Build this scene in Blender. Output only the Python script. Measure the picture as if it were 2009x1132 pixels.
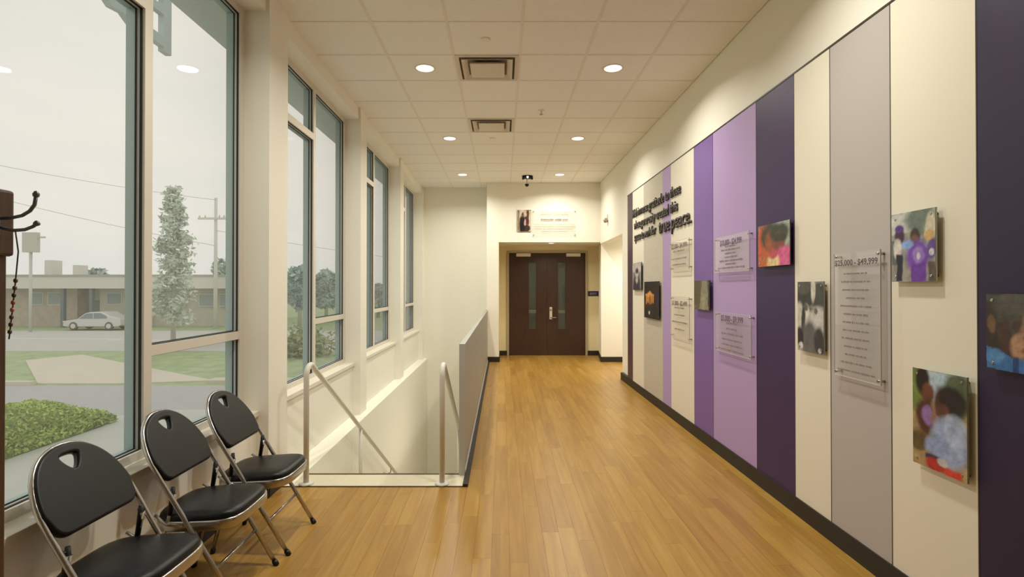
import bpy, bmesh, math, random
from mathutils import Vector, Matrix, noise as mnoise

# ---------------------------------------------------------------- clear
for o in list(bpy.data.objects):
    bpy.data.objects.remove(o, do_unlink=True)
S = bpy.context.scene
C = S.collection
random.seed(7)
PI = math.pi

# ---------------------------------------------------------------- camera, sky, exposure
cam_d = bpy.data.cameras.new('camera')
cam = bpy.data.objects.new('camera', cam_d)
C.objects.link(cam)
S.camera = cam
FPX = 1048.0
PITCH = math.radians(0.4)
cam.location = (0, 0, 1.5)
cam.rotation_euler = (PI / 2 + PITCH, 0, 0)
cam_d.sensor_fit = 'HORIZONTAL'
cam_d.sensor_width = 36
cam_d.lens = FPX / 2009 * 36
cam_d.shift_x = (1004.5 - 986) / 2009
cam_d.shift_y = -(566 - (565 - FPX * math.tan(PITCH))) / 2009
cam_d.clip_start = 0.02
cam_d.clip_end = 400

S.view_settings.view_transform = 'Standard'
S.view_settings.look = 'None'
S.view_settings.gamma = 1
S.view_settings.use_curve_mapping = False
S.view_settings.exposure = 0.0

LAMP_POWER = 25.5
LAMP_COL = (0.98, 0.965, 0.86)
SKY_STRENGTH = 1.12

world = bpy.data.worlds.new('overcast_sky')
S.world = world
world.use_nodes = True
wn, wl = world.node_tree.nodes, world.node_tree.links
wn.clear()
w_out = wn.new('ShaderNodeOutputWorld')
w_bg = wn.new('ShaderNodeBackground')
w_tc = wn.new('ShaderNodeTexCoord')
w_mp = wn.new('ShaderNodeMapping')
w_mp.inputs['Scale'].default_value = (1.0, 1.0, 3.0)
w_nz = wn.new('ShaderNodeTexNoise')
w_nz.inputs['Scale'].default_value = 1.6
w_nz.inputs['Detail'].default_value = 5
w_rp = wn.new('ShaderNodeValToRGB')
w_rp.color_ramp.elements[0].position = 0.32
w_rp.color_ramp.elements[0].color = (0.72, 0.73, 0.70, 1)
w_rp.color_ramp.elements[1].position = 0.66
w_rp.color_ramp.elements[1].color = (0.90, 0.845, 0.765, 1)
wl.new(w_tc.outputs['Generated'], w_mp.inputs['Vector'])
wl.new(w_mp.outputs['Vector'], w_nz.inputs['Vector'])
wl.new(w_nz.outputs['Fac'], w_rp.inputs['Fac'])
wl.new(w_rp.outputs['Color'], w_bg.inputs['Color'])
w_bg.inputs['Strength'].default_value = SKY_STRENGTH
wl.new(w_bg.outputs['Background'], w_out.inputs['Surface'])


# ---------------------------------------------------------------- materials
def lin(c):
    r = []
    for v in c:
        v = v / 255.0
        r.append(v / 12.92 if v <= 0.04045 else ((v + 0.055) / 1.055) ** 2.4)
    return (r[0], r[1], r[2], 1.0)


MATS = {}


def mat(name, rgb, rough=0.6, metal=0.0, noise=0.0, nscale=20.0, bump=0.0, bscale=120.0, spec=0.5, stretch=(1, 1, 1)):
    """rgb is sRGB 0-255; noise mixes lighter / darker tone; bump is a fine relief"""
    if name in MATS:
        return MATS[name]
    m = bpy.data.materials.new(name)
    m.use_nodes = True
    nt = m.node_tree
    b = nt.nodes['Principled BSDF']
    col = lin(rgb)
    b.inputs['Base Color'].default_value = col
    b.inputs['Roughness'].default_value = rough
    b.inputs['Metallic'].default_value = metal
    b.inputs['Specular IOR Level'].default_value = spec
    geo = nt.nodes.new('ShaderNodeNewGeometry')
    mp = nt.nodes.new('ShaderNodeMapping')
    mp.inputs['Scale'].default_value = stretch
    nt.links.new(geo.outputs['Position'], mp.inputs['Vector'])
    if noise > 0:
        nz = nt.nodes.new('ShaderNodeTexNoise')
        nz.inputs['Scale'].default_value = nscale
        nz.inputs['Detail'].default_value = 4
        nt.links.new(mp.outputs['Vector'], nz.inputs['Vector'])
        rp = nt.nodes.new('ShaderNodeValToRGB')
        rp.color_ramp.elements[0].position = 0.3
        rp.color_ramp.elements[1].position = 0.7
        rp.color_ramp.elements[0].color = [c * (1 - noise) for c in col[:3]] + [1]
        rp.color_ramp.elements[1].color = [min(1, c * (1 + noise)) for c in col[:3]] + [1]
        nt.links.new(nz.outputs['Fac'], rp.inputs['Fac'])
        nt.links.new(rp.outputs['Color'], b.inputs['Base Color'])
    if bump > 0:
        n2 = nt.nodes.new('ShaderNodeTexNoise')
        n2.inputs['Scale'].default_value = bscale
        n2.inputs['Detail'].default_value = 3
        nt.links.new(mp.outputs['Vector'], n2.inputs['Vector'])
        bp = nt.nodes.new('ShaderNodeBump')
        bp.inputs['Strength'].default_value = bump
        bp.inputs['Distance'].default_value = 0.01
        nt.links.new(n2.outputs['Fac'], bp.inputs['Height'])
        nt.links.new(bp.outputs['Normal'], b.inputs['Normal'])
    MATS[name] = m
    return m


def glass_mat(name, tint=(1, 1, 1), haze=0.0, haze_col=(0.8, 0.85, 0.85), ior=1.5, gloss=1.0):
    m = bpy.data.materials.new(name)
    m.use_nodes = True
    nt = m.node_tree
    nt.nodes.clear()
    out = nt.nodes.new('ShaderNodeOutputMaterial')
    tr = nt.nodes.new('ShaderNodeBsdfTransparent')
    tr.inputs['Color'].default_value = (*tint, 1)
    gl = nt.nodes.new('ShaderNodeBsdfGlossy')
    gl.inputs['Roughness'].default_value = 0.02
    gl.inputs['Color'].default_value = (gloss, gloss, gloss, 1)
    lw = nt.nodes.new('ShaderNodeLayerWeight')      # Schlick: 4 % head on, rising to grazing, same from both sides
    lw.inputs['Blend'].default_value = 0.5
    pw = nt.nodes.new('ShaderNodeMath'); pw.operation = 'POWER'; pw.inputs[1].default_value = 5.0
    nt.links.new(lw.outputs['Facing'], pw.inputs[0])
    fr = nt.nodes.new('ShaderNodeMath'); fr.operation = 'MULTIPLY_ADD'
    fr.inputs[1].default_value = 0.8; fr.inputs[2].default_value = 0.035
    nt.links.new(pw.outputs[0], fr.inputs[0])
    mx = nt.nodes.new('ShaderNodeMixShader')
    nt.links.new(fr.outputs[0], mx.inputs['Fac'])
    nt.links.new(tr.outputs['BSDF'], mx.inputs[1])
    nt.links.new(gl.outputs['BSDF'], mx.inputs[2])
    last = mx
    if haze > 0:
        df = nt.nodes.new('ShaderNodeBsdfDiffuse')
        df.inputs['Color'].default_value = (*haze_col, 1)
        m2 = nt.nodes.new('ShaderNodeMixShader')
        m2.inputs['Fac'].default_value = haze
        nt.links.new(mx.outputs['Shader'], m2.inputs[1])
        nt.links.new(df.outputs['BSDF'], m2.inputs[2])
        last = m2
    nt.links.new(last.outputs['Shader'], out.inputs['Surface'])
    MATS[name] = m
    return m


def emit_mat(name, col, strength):
    m = bpy.data.materials.new(name)
    m.use_nodes = True
    nt = m.node_tree
    nt.nodes.clear()
    out = nt.nodes.new('ShaderNodeOutputMaterial')
    e = nt.nodes.new('ShaderNodeEmission')
    e.inputs['Color'].default_value = (*col, 1)
    e.inputs['Strength'].default_value = strength
    nt.links.new(e.outputs['Emission'], out.inputs['Surface'])
    MATS[name] = m
    return m


def floor_mat():
    m = bpy.data.materials.new('wood_plank')
    m.use_nodes = True
    nt = m.node_tree
    N, L = nt.nodes, nt.links
    b = N['Principled BSDF']
    b.inputs['Roughness'].default_value = 0.33
    b.inputs['Specular IOR Level'].default_value = 0.5
    geo = N.new('ShaderNodeNewGeometry')
    oi = N.new('ShaderNodeObjectInfo')
    add = N.new('ShaderNodeMath'); add.operation = 'ADD'
    L.new(oi.outputs['Random'], add.inputs[0]); L.new(geo.outputs['Random Per Island'], add.inputs[1])
    fr = N.new('ShaderNodeMath'); fr.operation = 'FRACT'
    L.new(add.outputs[0], fr.inputs[0])
    mul = N.new('ShaderNodeMath'); mul.operation = 'MULTIPLY'; mul.inputs[1].default_value = 57.0
    L.new(fr.outputs[0], mul.inputs[0])
    cmb = N.new('ShaderNodeCombineXYZ'); L.new(mul.outputs[0], cmb.inputs['Z'])
    va = N.new('ShaderNodeVectorMath'); va.operation = 'ADD'
    L.new(geo.outputs['Position'], va.inputs[0]); L.new(cmb.outputs[0], va.inputs[1])
    mp = N.new('ShaderNodeMapping'); mp.inputs['Scale'].default_value = (26, 1.6, 1)
    L.new(va.outputs[0], mp.inputs['Vector'])
    nz = N.new('ShaderNodeTexNoise'); nz.inputs['Scale'].default_value = 1.0; nz.inputs['Detail'].default_value = 5
    nz.inputs['Distortion'].default_value = 0.6
    L.new(mp.outputs[0], nz.inputs['Vector'])
    # grain + plank tone
    sc = N.new('ShaderNodeMath'); sc.operation = 'MULTIPLY_ADD'
    L.new(fr.outputs[0], sc.inputs[0]); sc.inputs[1].default_value = 0.30; sc.inputs[2].default_value = -0.15
    ad2 = N.new('ShaderNodeMath'); ad2.operation = 'ADD'
    L.new(nz.outputs['Fac'], ad2.inputs[0]); L.new(sc.outputs[0], ad2.inputs[1])
    rp = N.new('ShaderNodeValToRGB')
    e = rp.color_ramp.elements
    e[0].position = 0.18; e[0].color = lin((146, 106, 43))
    e[1].position = 0.82; e[1].color = lin((178, 139, 64))
    mid = e.new(0.5); mid.color = lin((164, 122, 51))
    L.new(ad2.outputs[0], rp.inputs['Fac'])
    L.new(rp.outputs['Color'], b.inputs['Base Color'])
    MATS['wood_plank'] = m
    return m


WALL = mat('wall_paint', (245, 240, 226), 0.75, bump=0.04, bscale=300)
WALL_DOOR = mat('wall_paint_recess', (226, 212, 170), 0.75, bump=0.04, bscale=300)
CEIL = mat('ceiling_tile_mineral', (244, 240, 231), 0.9, noise=0.03, nscale=90, bump=0.25, bscale=260)
GRID = mat('ceiling_grid', (234, 225, 212), 0.6)
BASE = mat('black_rubber_base', (38, 33, 29), 0.55)
SILLM = mat('sill_white', (235, 228, 212), 0.45)
FRAME_IN = mat('window_frame_cream', (222, 214, 200), 0.45)
FRAME_EX = mat('window_frame_teal', (172, 196, 194), 0.5)
GASKET = mat('gasket_black', (22, 25, 27), 0.6)
PANE = glass_mat('window_glass', (0.985, 0.99, 0.983), 0.07, (0.93, 0.95, 0.93), gloss=0.16)  # diffuse veil in the glass stands in for glare washing out the view
WOOD = floor_mat()
STEEL = mat('brushed_steel', (176, 170, 160), 0.38, 0.85, noise=0.06, nscale=60)
CHROME = mat('chrome', (184, 180, 174), 0.24, 1.0)
BLACKV = mat('black_vinyl', (10, 10, 11), 0.36, bump=0.08, bscale=400, spec=0.35)
BLACKP = mat('black_plastic', (14, 13, 13), 0.5)
RAILP = mat('rail_grey_paint', (220, 215, 204), 0.45)
PANELG = mat('guard_metal', (166, 165, 157), 0.5, 0.35, noise=0.12, nscale=14, stretch=(6, 6, 0.3))
PANELE = mat('guard_metal_edge', (190, 187, 180), 0.5, 0.2)
CREAM = mat('landing_cream', (214, 204, 176), 0.6, noise=0.04, nscale=30)
DOORW = mat('door_brown', (62, 38, 25), 0.4, noise=0.22, nscale=8, stretch=(6, 6, 0.35))
DFRAME = mat('door_frame_paint', (176, 160, 130), 0.5)
LIGHTP = mat('pale_metal', (222, 214, 200), 0.4, 0.2)


# ---------------------------------------------------------------- mesh helpers
class MB:
    def __init__(self):
        self.v, self.f, self.mi, self.sm = [], [], [], []

    def add(self, vs, fs, smooth=False):
        k = len(self.v)
        self.v += [Vector(p) for p in vs]
        self.f += [tuple(i + k for i in f) for f in fs]
        self.sm += [smooth] * len(fs)
        return self

    def box(self, x0, x1, y0, y1, z0, z1):
        vs = [(x0, y0, z0), (x1, y0, z0), (x1, y1, z0), (x0, y1, z0), (x0, y0, z1), (x1, y0, z1), (x1, y1, z1), (x0, y1, z1)]
        fs = [(0, 3, 2, 1), (4, 5, 6, 7), (0, 1, 5, 4), (1, 2, 6, 5), (2, 3, 7, 6), (3, 0, 4, 7)]
        return self.add(vs, fs)

    def tube(self, path, r, seg=10, closed=False, caps=True):
        path = [Vector(p) for p in path]
        n = len(path)
        rs = r if isinstance(r, (list, tuple)) else [r] * n
        vs, fs = [], []
        prev = None
        for i, p in enumerate(path):
            if closed:
                t = path[(i + 1) % n] - path[(i - 1) % n]
            elif i == 0:
                t = path[1] - p
            elif i == n - 1:
                t = p - path[i - 1]
            else:
                t = (path[i + 1] - p).normalized() + (p - path[i - 1]).normalized()
            t = t.normalized()
            if prev is None:
                a = Vector((0, 0, 1)) if abs(t.z) < 0.9 else Vector((1, 0, 0))
                u = t.cross(a).normalized()
            else:
                u = (prev - t * prev.dot(t)).normalized()
            prev = u
            w = t.cross(u)
            for k in range(seg):
                a = 2 * PI * k / seg
                vs.append(p + (u * math.cos(a) + w * math.sin(a)) * rs[i])
        m = n if closed else n - 1
        for i in range(m):
            for k in range(seg):
                a, b = i * seg + k, i * seg + (k + 1) % seg
                c, d = ((i + 1) % n) * seg + (k + 1) % seg, ((i + 1) % n) * seg + k
                fs.append((a, b, c, d))
        self.add(vs, fs, True)
        if caps and not closed:
            k = len(self.v) - len(vs)
            self.f.append(tuple(k + i for i in reversed(range(seg)))); self.sm.append(False)
            self.f.append(tuple(k + (n - 1) * seg + i for i in range(seg))); self.sm.append(False)
        return self

    def lathe(self, prof, seg=20, loc=(0, 0, 0), axis='Z', smooth=True):
        """prof: (r, h) pairs, bottom to top"""
        vs, fs = [], []
        n = len(prof)
        for r, h in prof:
            for k in range(seg):
                a = 2 * PI * k / seg
                p = (r * math.cos(a), r * math.sin(a), h)
                if axis == 'X':
                    p = (h, p[0], p[1])
                elif axis == 'Y':
                    p = (p[0], h, p[1])
                vs.append(Vector(p) + Vector(loc))
        for i in range(n - 1):
            for k in range(seg):
                fs.append((i * seg + k, i * seg + (k + 1) % seg, (i + 1) * seg + (k + 1) % seg, (i + 1) * seg + k))
        self.add(vs, fs, smooth)
        k = len(self.v) - len(vs)
        self.f.append(tuple(k + i for i in reversed(range(seg)))); self.sm.append(False)
        self.f.append(tuple(k + (n - 1) * seg + i for i in range(seg))); self.sm.append(False)
        return self

    def prism(self, poly, a0, a1, axis='Z'):
        """poly is 2D; axis Z -> (x,y); X -> (y,z); Y -> (x,z)"""
        def p3(p, a):
            return {'Z': (p[0], p[1], a), 'X': (a, p[0], p[1]), 'Y': (p[0], a, p[1])}[axis]
        n = len(poly)
        vs = [p3(p, a0) for p in poly] + [p3(p, a1) for p in poly]
        fs = [tuple(reversed(range(n))), tuple(range(n, 2 * n))]
        fs += [(i, (i + 1) % n, n + (i + 1) % n, n + i) for i in range(n)]
        return self.add(vs, fs)

    def mesh(self, name, off=Vector((0, 0, 0))):
        me = bpy.data.meshes.new(name)
        me.from_pydata([v - off for v in self.v], [], self.f)
        for p, s in zip(me.polygons, self.sm):
            p.use_smooth = s
        bm = bmesh.new(); bm.from_mesh(me)
        bmesh.ops.recalc_face_normals(bm, faces=bm.faces)
        bm.to_mesh(me); bm.free()
        me.update()
        return me

    def build(self, name, material, parent=None, bevel=0.0, local=False):
        """world-space vertices; the origin goes to the bottom centre of the piece. local: vertices are in the parent's frame"""
        lo = [min(v[i] for v in self.v) for i in range(3)]
        hi = [max(v[i] for v in self.v) for i in range(3)]
        org = Vector(((lo[0] + hi[0]) / 2, (lo[1] + hi[1]) / 2, lo[2]))
        me = self.mesh(name, org)
        return link(name, me, material, parent, org, bevel, local)


def wpos(o):
    p = o.location.copy()
    while o.parent:
        o = o.parent
        p = p + o.location
    return p


def link(name, me, material, parent, org, bevel=0.0, local=False):
    o = bpy.data.objects.new(name, me)
    C.objects.link(o)
    if material is not None:
        me.materials.clear()
        me.materials.append(material)
    if parent is not None:
        o.parent = parent
        o.location = org if local else Vector(org) - wpos(parent)
    else:
        o.location = org
    if bevel > 0:
        md = o.modifiers.new('bevel', 'BEVEL')
        md.width = bevel
        md.segments = 2
        md.limit_method = 'ANGLE'
    return o


def box(name, material, x0, x1, y0, y1, z0, z1, parent=None, bevel=0.0):
    return MB().box(x0, x1, y0, y1, z0, z1).build(name, material, parent, bevel)


def tag(o, label=None, cat=None, group=None, kind=None):
    if label: o['label'] = label
    if cat: o['category'] = cat
    if group: o['group'] = group
    if kind: o['kind'] = kind
    return o


def empty(name, loc, rz=0.0):
    o = bpy.data.objects.new(name, None)
    C.objects.link(o)
    o.location = loc
    o.rotation_euler = (0, 0, rz)
    o.empty_display_size = 0.1
    return o


def struct(o, label=None):
    o['kind'] = 'structure'
    if label: o['label'] = label
    return o


def copy_tree(o, parent=None):
    c = o.copy()
    C.objects.link(c)
    c.parent = parent
    for ch in list(o.children):
        copy_tree(ch, c)
    return c


def curve_mesh(splines, extrude, bevel, res=2):
    """closed 2D outlines (holes cut) thickened with a rounded edge -> mesh"""
    cu = bpy.data.curves.new('outline', 'CURVE')
    cu.dimensions = '2D'
    cu.fill_mode = 'BOTH'
    cu.extrude = extrude
    cu.bevel_depth = bevel
    cu.bevel_resolution = res
    for pts in splines:
        sp = cu.splines.new('POLY')
        sp.points.add(len(pts) - 1)
        for p, q in zip(sp.points, pts):
            p.co = (q[0], q[1], 0, 1)
        sp.use_cyclic_u = True
    ob = bpy.data.objects.new('outline', cu)
    C.objects.link(ob)
    bpy.context.view_layer.update()
    me = bpy.data.meshes.new_from_object(ob.evaluated_get(bpy.context.evaluated_depsgraph_get()))
    bpy.data.objects.remove(ob, do_unlink=True)
    return me


def text_mesh(txt, width, height, extrude, bold=0.0):
    """text scaled to a box: width along x from 0, baseline at 0, capital height = height"""
    cu = bpy.data.curves.new('text', 'FONT')
    cu.body = txt
    cu.size = 1.0
    cu.offset = bold
    cu.resolution_u = 3
    cu.space_word = 0.8
    ob = bpy.data.objects.new('text', cu)
    C.objects.link(ob)
    bpy.context.view_layer.update()
    me = bpy.data.meshes.new_from_object(ob.evaluated_get(bpy.context.evaluated_depsgraph_get()))
    bpy.data.objects.remove(ob, do_unlink=True)
    xs = [v.co.x for v in me.vertices]
    w = max(xs) - min(xs)
    x0 = min(xs)
    sx, sy = width / w, height / 0.73
    for v in me.vertices:
        v.co = Vector(((v.co.x - x0) * sx, v.co.y * sy, v.co.z))
    if extrude > 0:
        bm = bmesh.new(); bm.from_mesh(me)
        r = bmesh.ops.extrude_face_region(bm, geom=list(bm.faces))
        for g in r['geom']:
            if isinstance(g, bmesh.types.BMVert):
                g.co.z += extrude
        bmesh.ops.recalc_face_normals(bm, faces=bm.faces)
        bm.to_mesh(me); bm.free()
    return me


def on_right_wall(me, x, y_left, z):       # mesh plane x-> -Y, y-> +Z, z-> -X
    me.transform(Matrix(((0, 0, -1, x), (-1, 0, 0, y_left), (0, 1, 0, z), (0, 0, 0, 1))))
    return me


def on_far_wall(me, x_left, y, z):         # mesh plane x-> +X, y-> +Z, z-> -Y
    me.transform(Matrix(((1, 0, 0, x_left), (0, 0, -1, y), (0, 1, 0, z), (0, 0, 0, 1))))
    return me


# ---------------------------------------------------------------- measures of the hall
CEIL_Z = 3.64
XR = 1.985                   # right wall
XP = 1.950                   # face of the striped panels
XL = -1.68                   # room face of the window piers
XS = -1.60                   # stairwell wall below the floor
STAIR_Y0 = 4.05
STAIR_XR = -0.30
Y_FAR = 10.84
Y_STAIR_END = 11.38
Y_DOOR = 11.90
RIGHT_END = 8.85
XRB = 2.14                   # back right corner of the door recess

# ---------------------------------------------------------------- floor
floor = struct(empty('floor', (0, 0, 0)), 'light oak plank floor running down the hallway')
sub = MB()
sub.box(-2.0, 3.3, -4.0, STAIR_Y0, -0.25, -0.007)
sub.box(-0.29, 3.3, STAIR_Y0, 12.2, -0.25, -0.007)
sub.build('subfloor', mat('subfloor_brown', (110, 76, 42), 0.8), floor)
PW, PL = 0.1016, 0.9144
planks = []
for i in range(-15, 23):
    x0 = -0.265 + i * PW
    x1 = x0 + PW
    x0c, x1c = max(x0, -1.77), min(x1, XR)
    if x1c - x0c < 0.01:
        continue
    yend = STAIR_Y0 - 0.015 if i < 0 else (Y_FAR if (x0 + x1) / 2 < -0.08 else Y_DOOR + 0.02)
    y = -4.0 + random.random() * PL
    ys = [-4.0]
    while y < yend:
        ys.append(y); y += PL
    ys.append(yend)
    for a, b_ in zip(ys[:-1], ys[1:]):
        if b_ - a > 0.02:
            planks.append((x0c, x1c, a, b_))
for i in range(0, 13):       # alcove beyond the right wall
    x0 = XR + i * PW
    for a in (8.87, 9.78, 10.69):
        planks.append((x0, x0 + PW, a, min(a + PL, Y_FAR)))
    if i < 2:
        planks.append((x0, x0 + PW, Y_FAR, Y_DOOR + .02))


def plank_rank(p):
    cx, cy = (p[0] + p[1]) / 2, (p[2] + p[3]) / 2
    seen = p[3] > 2.6 and cx < XR
    return (0 if seen else 1, cy)


planks.sort(key=plank_rank)
plank_cache = {}
G = 0.0004
for p in planks[:300]:
    key = (round(p[1] - p[0], 4), round(p[3] - p[2], 4))
    if key not in plank_cache:
        w, l = key[0] / 2 - G, key[1] / 2 - G
        plank_cache[key] = MB().box(-w, w, -l, l, 0, 0.008).mesh('plank')
        plank_cache[key].materials.append(WOOD)
    o = bpy.data.objects.new('floor_plank', plank_cache[key])
    C.objects.link(o)
    o.parent = floor
    o.location = ((p[0] + p[1]) / 2, (p[2] + p[3]) / 2, -0.008)
rest = MB()
for p in planks[300:]:
    rest.box(p[0] + G, p[1] - G, p[2] + G, p[3] - G, -0.008, 0)
tag(rest.build('floor_plank_field', WOOD, floor), kind='stuff')

# ---------------------------------------------------------------- ceiling: tiles in a grid
ceiling = struct(empty('ceiling', (0, 0, CEIL_Z)), 'suspended ceiling of square off-white tiles')
deck = MB()
deck.box(-2.05, 2.2, -4.1, 12.3, CEIL_Z + 0.03, CEIL_Z + 0.25)
deck.build('deck', WALL, ceiling)
gx = [-1.74, -1.06, -0.45, 0.16, 0.77, 1.38, XR]
gy = [4.28 + 0.61 * k for k in range(-13, 11)] + [Y_FAR]
HOLES = {}
LAMP_X = (-0.755, 1.075)
LAMP_ROWS = (5.185, 7.625, 10.065)
VENTS = ((-0.145, 5.185), (-0.145, 7.015))
tile_cache = {}
tile_rest = MB()
for a, b_ in zip(gy[:-1], gy[1:]):
    for c, d in zip(gx[:-1], gx[1:]):
        cx, cy = (c + d) / 2, (a + b_) / 2
        if any(abs(cx - vx) < 0.1 and abs(cy - vy) < 0.1 for vx, vy in VENTS):
            continue
        if b_ < 3.0:
            tile_rest.box(c + .006, d - .006, a + .006, b_ - .006, CEIL_Z, CEIL_Z + 0.018)
            continue
        key = (round(d - c, 3), round(b_ - a, 3))
        if key not in tile_cache:
            w, l = key[0] / 2 - .007, key[1] / 2 - .007
            tile_cache[key] = MB().box(-w, w, -l, l, 0, 0.018).mesh('ceiling_tile')
            tile_cache[key].materials.append(CEIL)
        o = bpy.data.objects.new('ceiling_tile', tile_cache[key])
        C.objects.link(o); o.parent = ceiling
        o.location = (cx, cy, 0.0)
for c, d in ((-1.74, -1.06), (-1.06, -0.45), (-.45, -.32)):      # strip over the end of the stairwell
    box('ceiling_tile', CEIL, c + .007, d - .007, Y_FAR + .007, Y_STAIR_END, CEIL_Z, CEIL_Z + 0.018, ceiling)
tag(tile_rest.build('ceiling_tile_field', CEIL, ceiling), kind='stuff')
for x in gx[1:-1]:
    box('grid_runner', GRID, x - .012, x + .012, -4.0, Y_FAR if x > -.4 else Y_STAIR_END, CEIL_Z - .003, CEIL_Z + .012, ceiling)
for y in gy[1:-1] + [Y_FAR]:
    box('grid_cross_bar', GRID, -1.74, XR if y < 10.8 else -.33, y - .012, y + .012, CEIL_Z - .0025, CEIL_Z + .012, ceiling)

# ---------------------------------------------------------------- right side wall, header over the side opening
wall_right = struct(empty('wall_right', (XR, 4, 0)), 'cream right wall carrying the striped panels')
box('wall_body', WALL, XR, XR + .16, -4.0, RIGHT_END, 0, CEIL_Z + .03, wall_right)
box('opening_header', WALL, XR, XR + .16, RIGHT_END, Y_FAR, 2.40, CEIL_Z + .03, wall_right)
struct(box('baseboard_right', BASE, XR - .045, XR, -4.0, RIGHT_END - .06, 0, 0.115), 'black rubber baseboard under the striped panels')
alc = struct(empty('wall_alcove', (2.7, 9.5, 0)), 'cream side alcove walls')
box('side_wall', WALL, 3.2, 3.3, RIGHT_END - .1, Y_FAR, 0, 2.7, alc)
box('near_wall', WALL, XR + .16, 3.3, RIGHT_END - .1, RIGHT_END, 0, 2.7, alc)
box('soffit', WALL, XR + .16, 3.3, RIGHT_END, Y_FAR, 2.6, 2.7, alc)

# ---------------------------------------------------------------- far end: bulkhead, piers, recess and doors
wall_far = struct(empty('wall_far', (0.8, Y_FAR, 0)), 'cream end wall with a bulkhead over the double doors')
box('bulkhead', WALL, -.32, 3.3, Y_FAR, Y_DOOR + .12, 2.43, CEIL_Z + .03, wall_far)
box('pier', WALL, -.32, -.08, Y_FAR, Y_DOOR + .12, -.25, 2.43, wall_far)
MB().prism([(2.0, Y_FAR), (3.3, Y_FAR), (3.3, Y_DOOR + .12), (XRB, Y_DOOR + .12), (XRB, Y_DOOR)], 0, 2.43).build('pier', WALL, wall_far)
DX0, DX1, DZ = 0.097, 1.890, 2.325
dw = MB()
dw.box(-.08, DX0, Y_DOOR, Y_DOOR + .12, 0, 2.43)
dw.box(DX1, XRB, Y_DOOR, Y_DOOR + .12, 0, 2.43)
dw.box(DX0, DX1, Y_DOOR, Y_DOOR + .12, DZ, 2.43)
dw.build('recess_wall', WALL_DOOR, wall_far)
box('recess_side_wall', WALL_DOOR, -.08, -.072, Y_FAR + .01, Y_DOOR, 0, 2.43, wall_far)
bb = struct(empty('baseboard_far', (0.8, Y_FAR, 0)), 'black rubber baseboard around the end wall piers')
for a in ((-.31, -.068, Y_FAR - .012, Y_FAR), (-.072, -.06, Y_FAR - .012, Y_DOOR), (-.06, DX0, Y_DOOR - .012, Y_DOOR),
          (DX1, XRB - .012, Y_DOOR - .012, Y_DOOR), (1.99, 3.2, Y_FAR - .012, Y_FAR)):
    box('base_strip', BASE, *a, 0, 0.105, bb)
MB().prism([(1.988, Y_FAR - .012), (2.0, Y_FAR), (XRB, Y_DOOR), (XRB - .012, Y_DOOR)], 0, .105).build('base_strip', BASE, bb)
wall_back = struct(empty('wall_back', (0, -4, 0)))
box('wall_body', WALL, -2.05, 3.3, -4.15, -4.0, 0, CEIL_Z + .03, wall_back)
wst = struct(empty('wall_stair', (-1, Y_STAIR_END, 0)), 'cream wall at the far end of the stairwell')
box('wall_body', WALL, -2.05, -.32, Y_STAIR_END, Y_STAIR_END + .15, -3.1, CEIL_Z + .03, wst)

door = struct(empty('door_1', ((DX0 + DX1) / 2, Y_DOOR, 0)), 'dark brown double doors with narrow glass strips')
fr = MB()
fr.box(DX0, DX0 + .045, Y_DOOR - .03, Y_DOOR + .12, 0, DZ)
fr.box(DX1 - .045, DX1, Y_DOOR - .03, Y_DOOR + .12, 0, DZ)
fr.box(DX0 + .045, DX1 - .045, Y_DOOR - .03, Y_DOOR + .12, DZ - .045, DZ)
fr.build('door_frame', DFRAME, door, 0.004)
DG = glass_mat('door_glass', (0.74, 0.74, 0.68), 0.05, (0.5, 0.52, 0.46), gloss=0.9)
YD = Y_DOOR + .02
for li, (a, b_, ga) in enumerate(((DX0 + .047, 0.9915, .585), (0.9945, DX1 - .047, 1.235))):
    g0, g1, gz0, gz1 = ga, ga + .165, .585, 2.065
    m = MB()
    m.box(a, g0, YD, YD + .045, .008, DZ - .048)
    m.box(g1, b_, YD, YD + .045, .008, DZ - .048)
    m.box(g0, g1, YD, YD + .045, .008, gz0)
    m.box(g0, g1, YD, YD + .045, gz1, DZ - .048)
    leaf = m.build('door_leaf', DOORW, door)
    box('glass_strip', DG, g0, g1, YD + .02, YD + .026, gz0, gz1, leaf)
    st = MB()
    for (p, q, r, s) in ((g0 - .012, g0, gz0 - .012, gz1 + .012), (g1, g1 + .012, gz0 - .012, gz1 + .012), (g0, g1, gz0 - .012, gz0), (g0, g1, gz1, gz1 + .012)):
        st.box(p, q, YD - .004, YD, r, s)
    st.build('glazing_bead', DOORW, leaf)
    box('push_bar', LIGHTP, a + .08, b_ - .06, YD + .075, YD + .115, .93, 1.0, leaf, 0.008)
    cx = .305 if li == 0 else 1.415
    box('door_closer', LIGHTP, cx, cx + .32, YD - .06, YD, 2.2, 2.272, leaf, 0.006)
    box('closer_arm', STEEL, cx + .1, cx + .125, YD - .13, YD - .05, 2.272, 2.284, leaf)
    if li == 1:
        box('lock_plate', LIGHTP, 1.045, 1.105, YD - .022, YD, .80, 1.075, leaf, 0.006)
        lv = MB().tube([(1.075, YD - .02, .845), (1.075, YD - .06, .845), (1.19, YD - .062, .842)], .012, 10)
        lv.build('lever_handle', CHROME, leaf)
        MB().lathe([(.018, -.012), (.018, 0)], 16, (1.075, YD - .022, 1.01), 'Y').build('lock_cylinder', CHROME, leaf)
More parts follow.
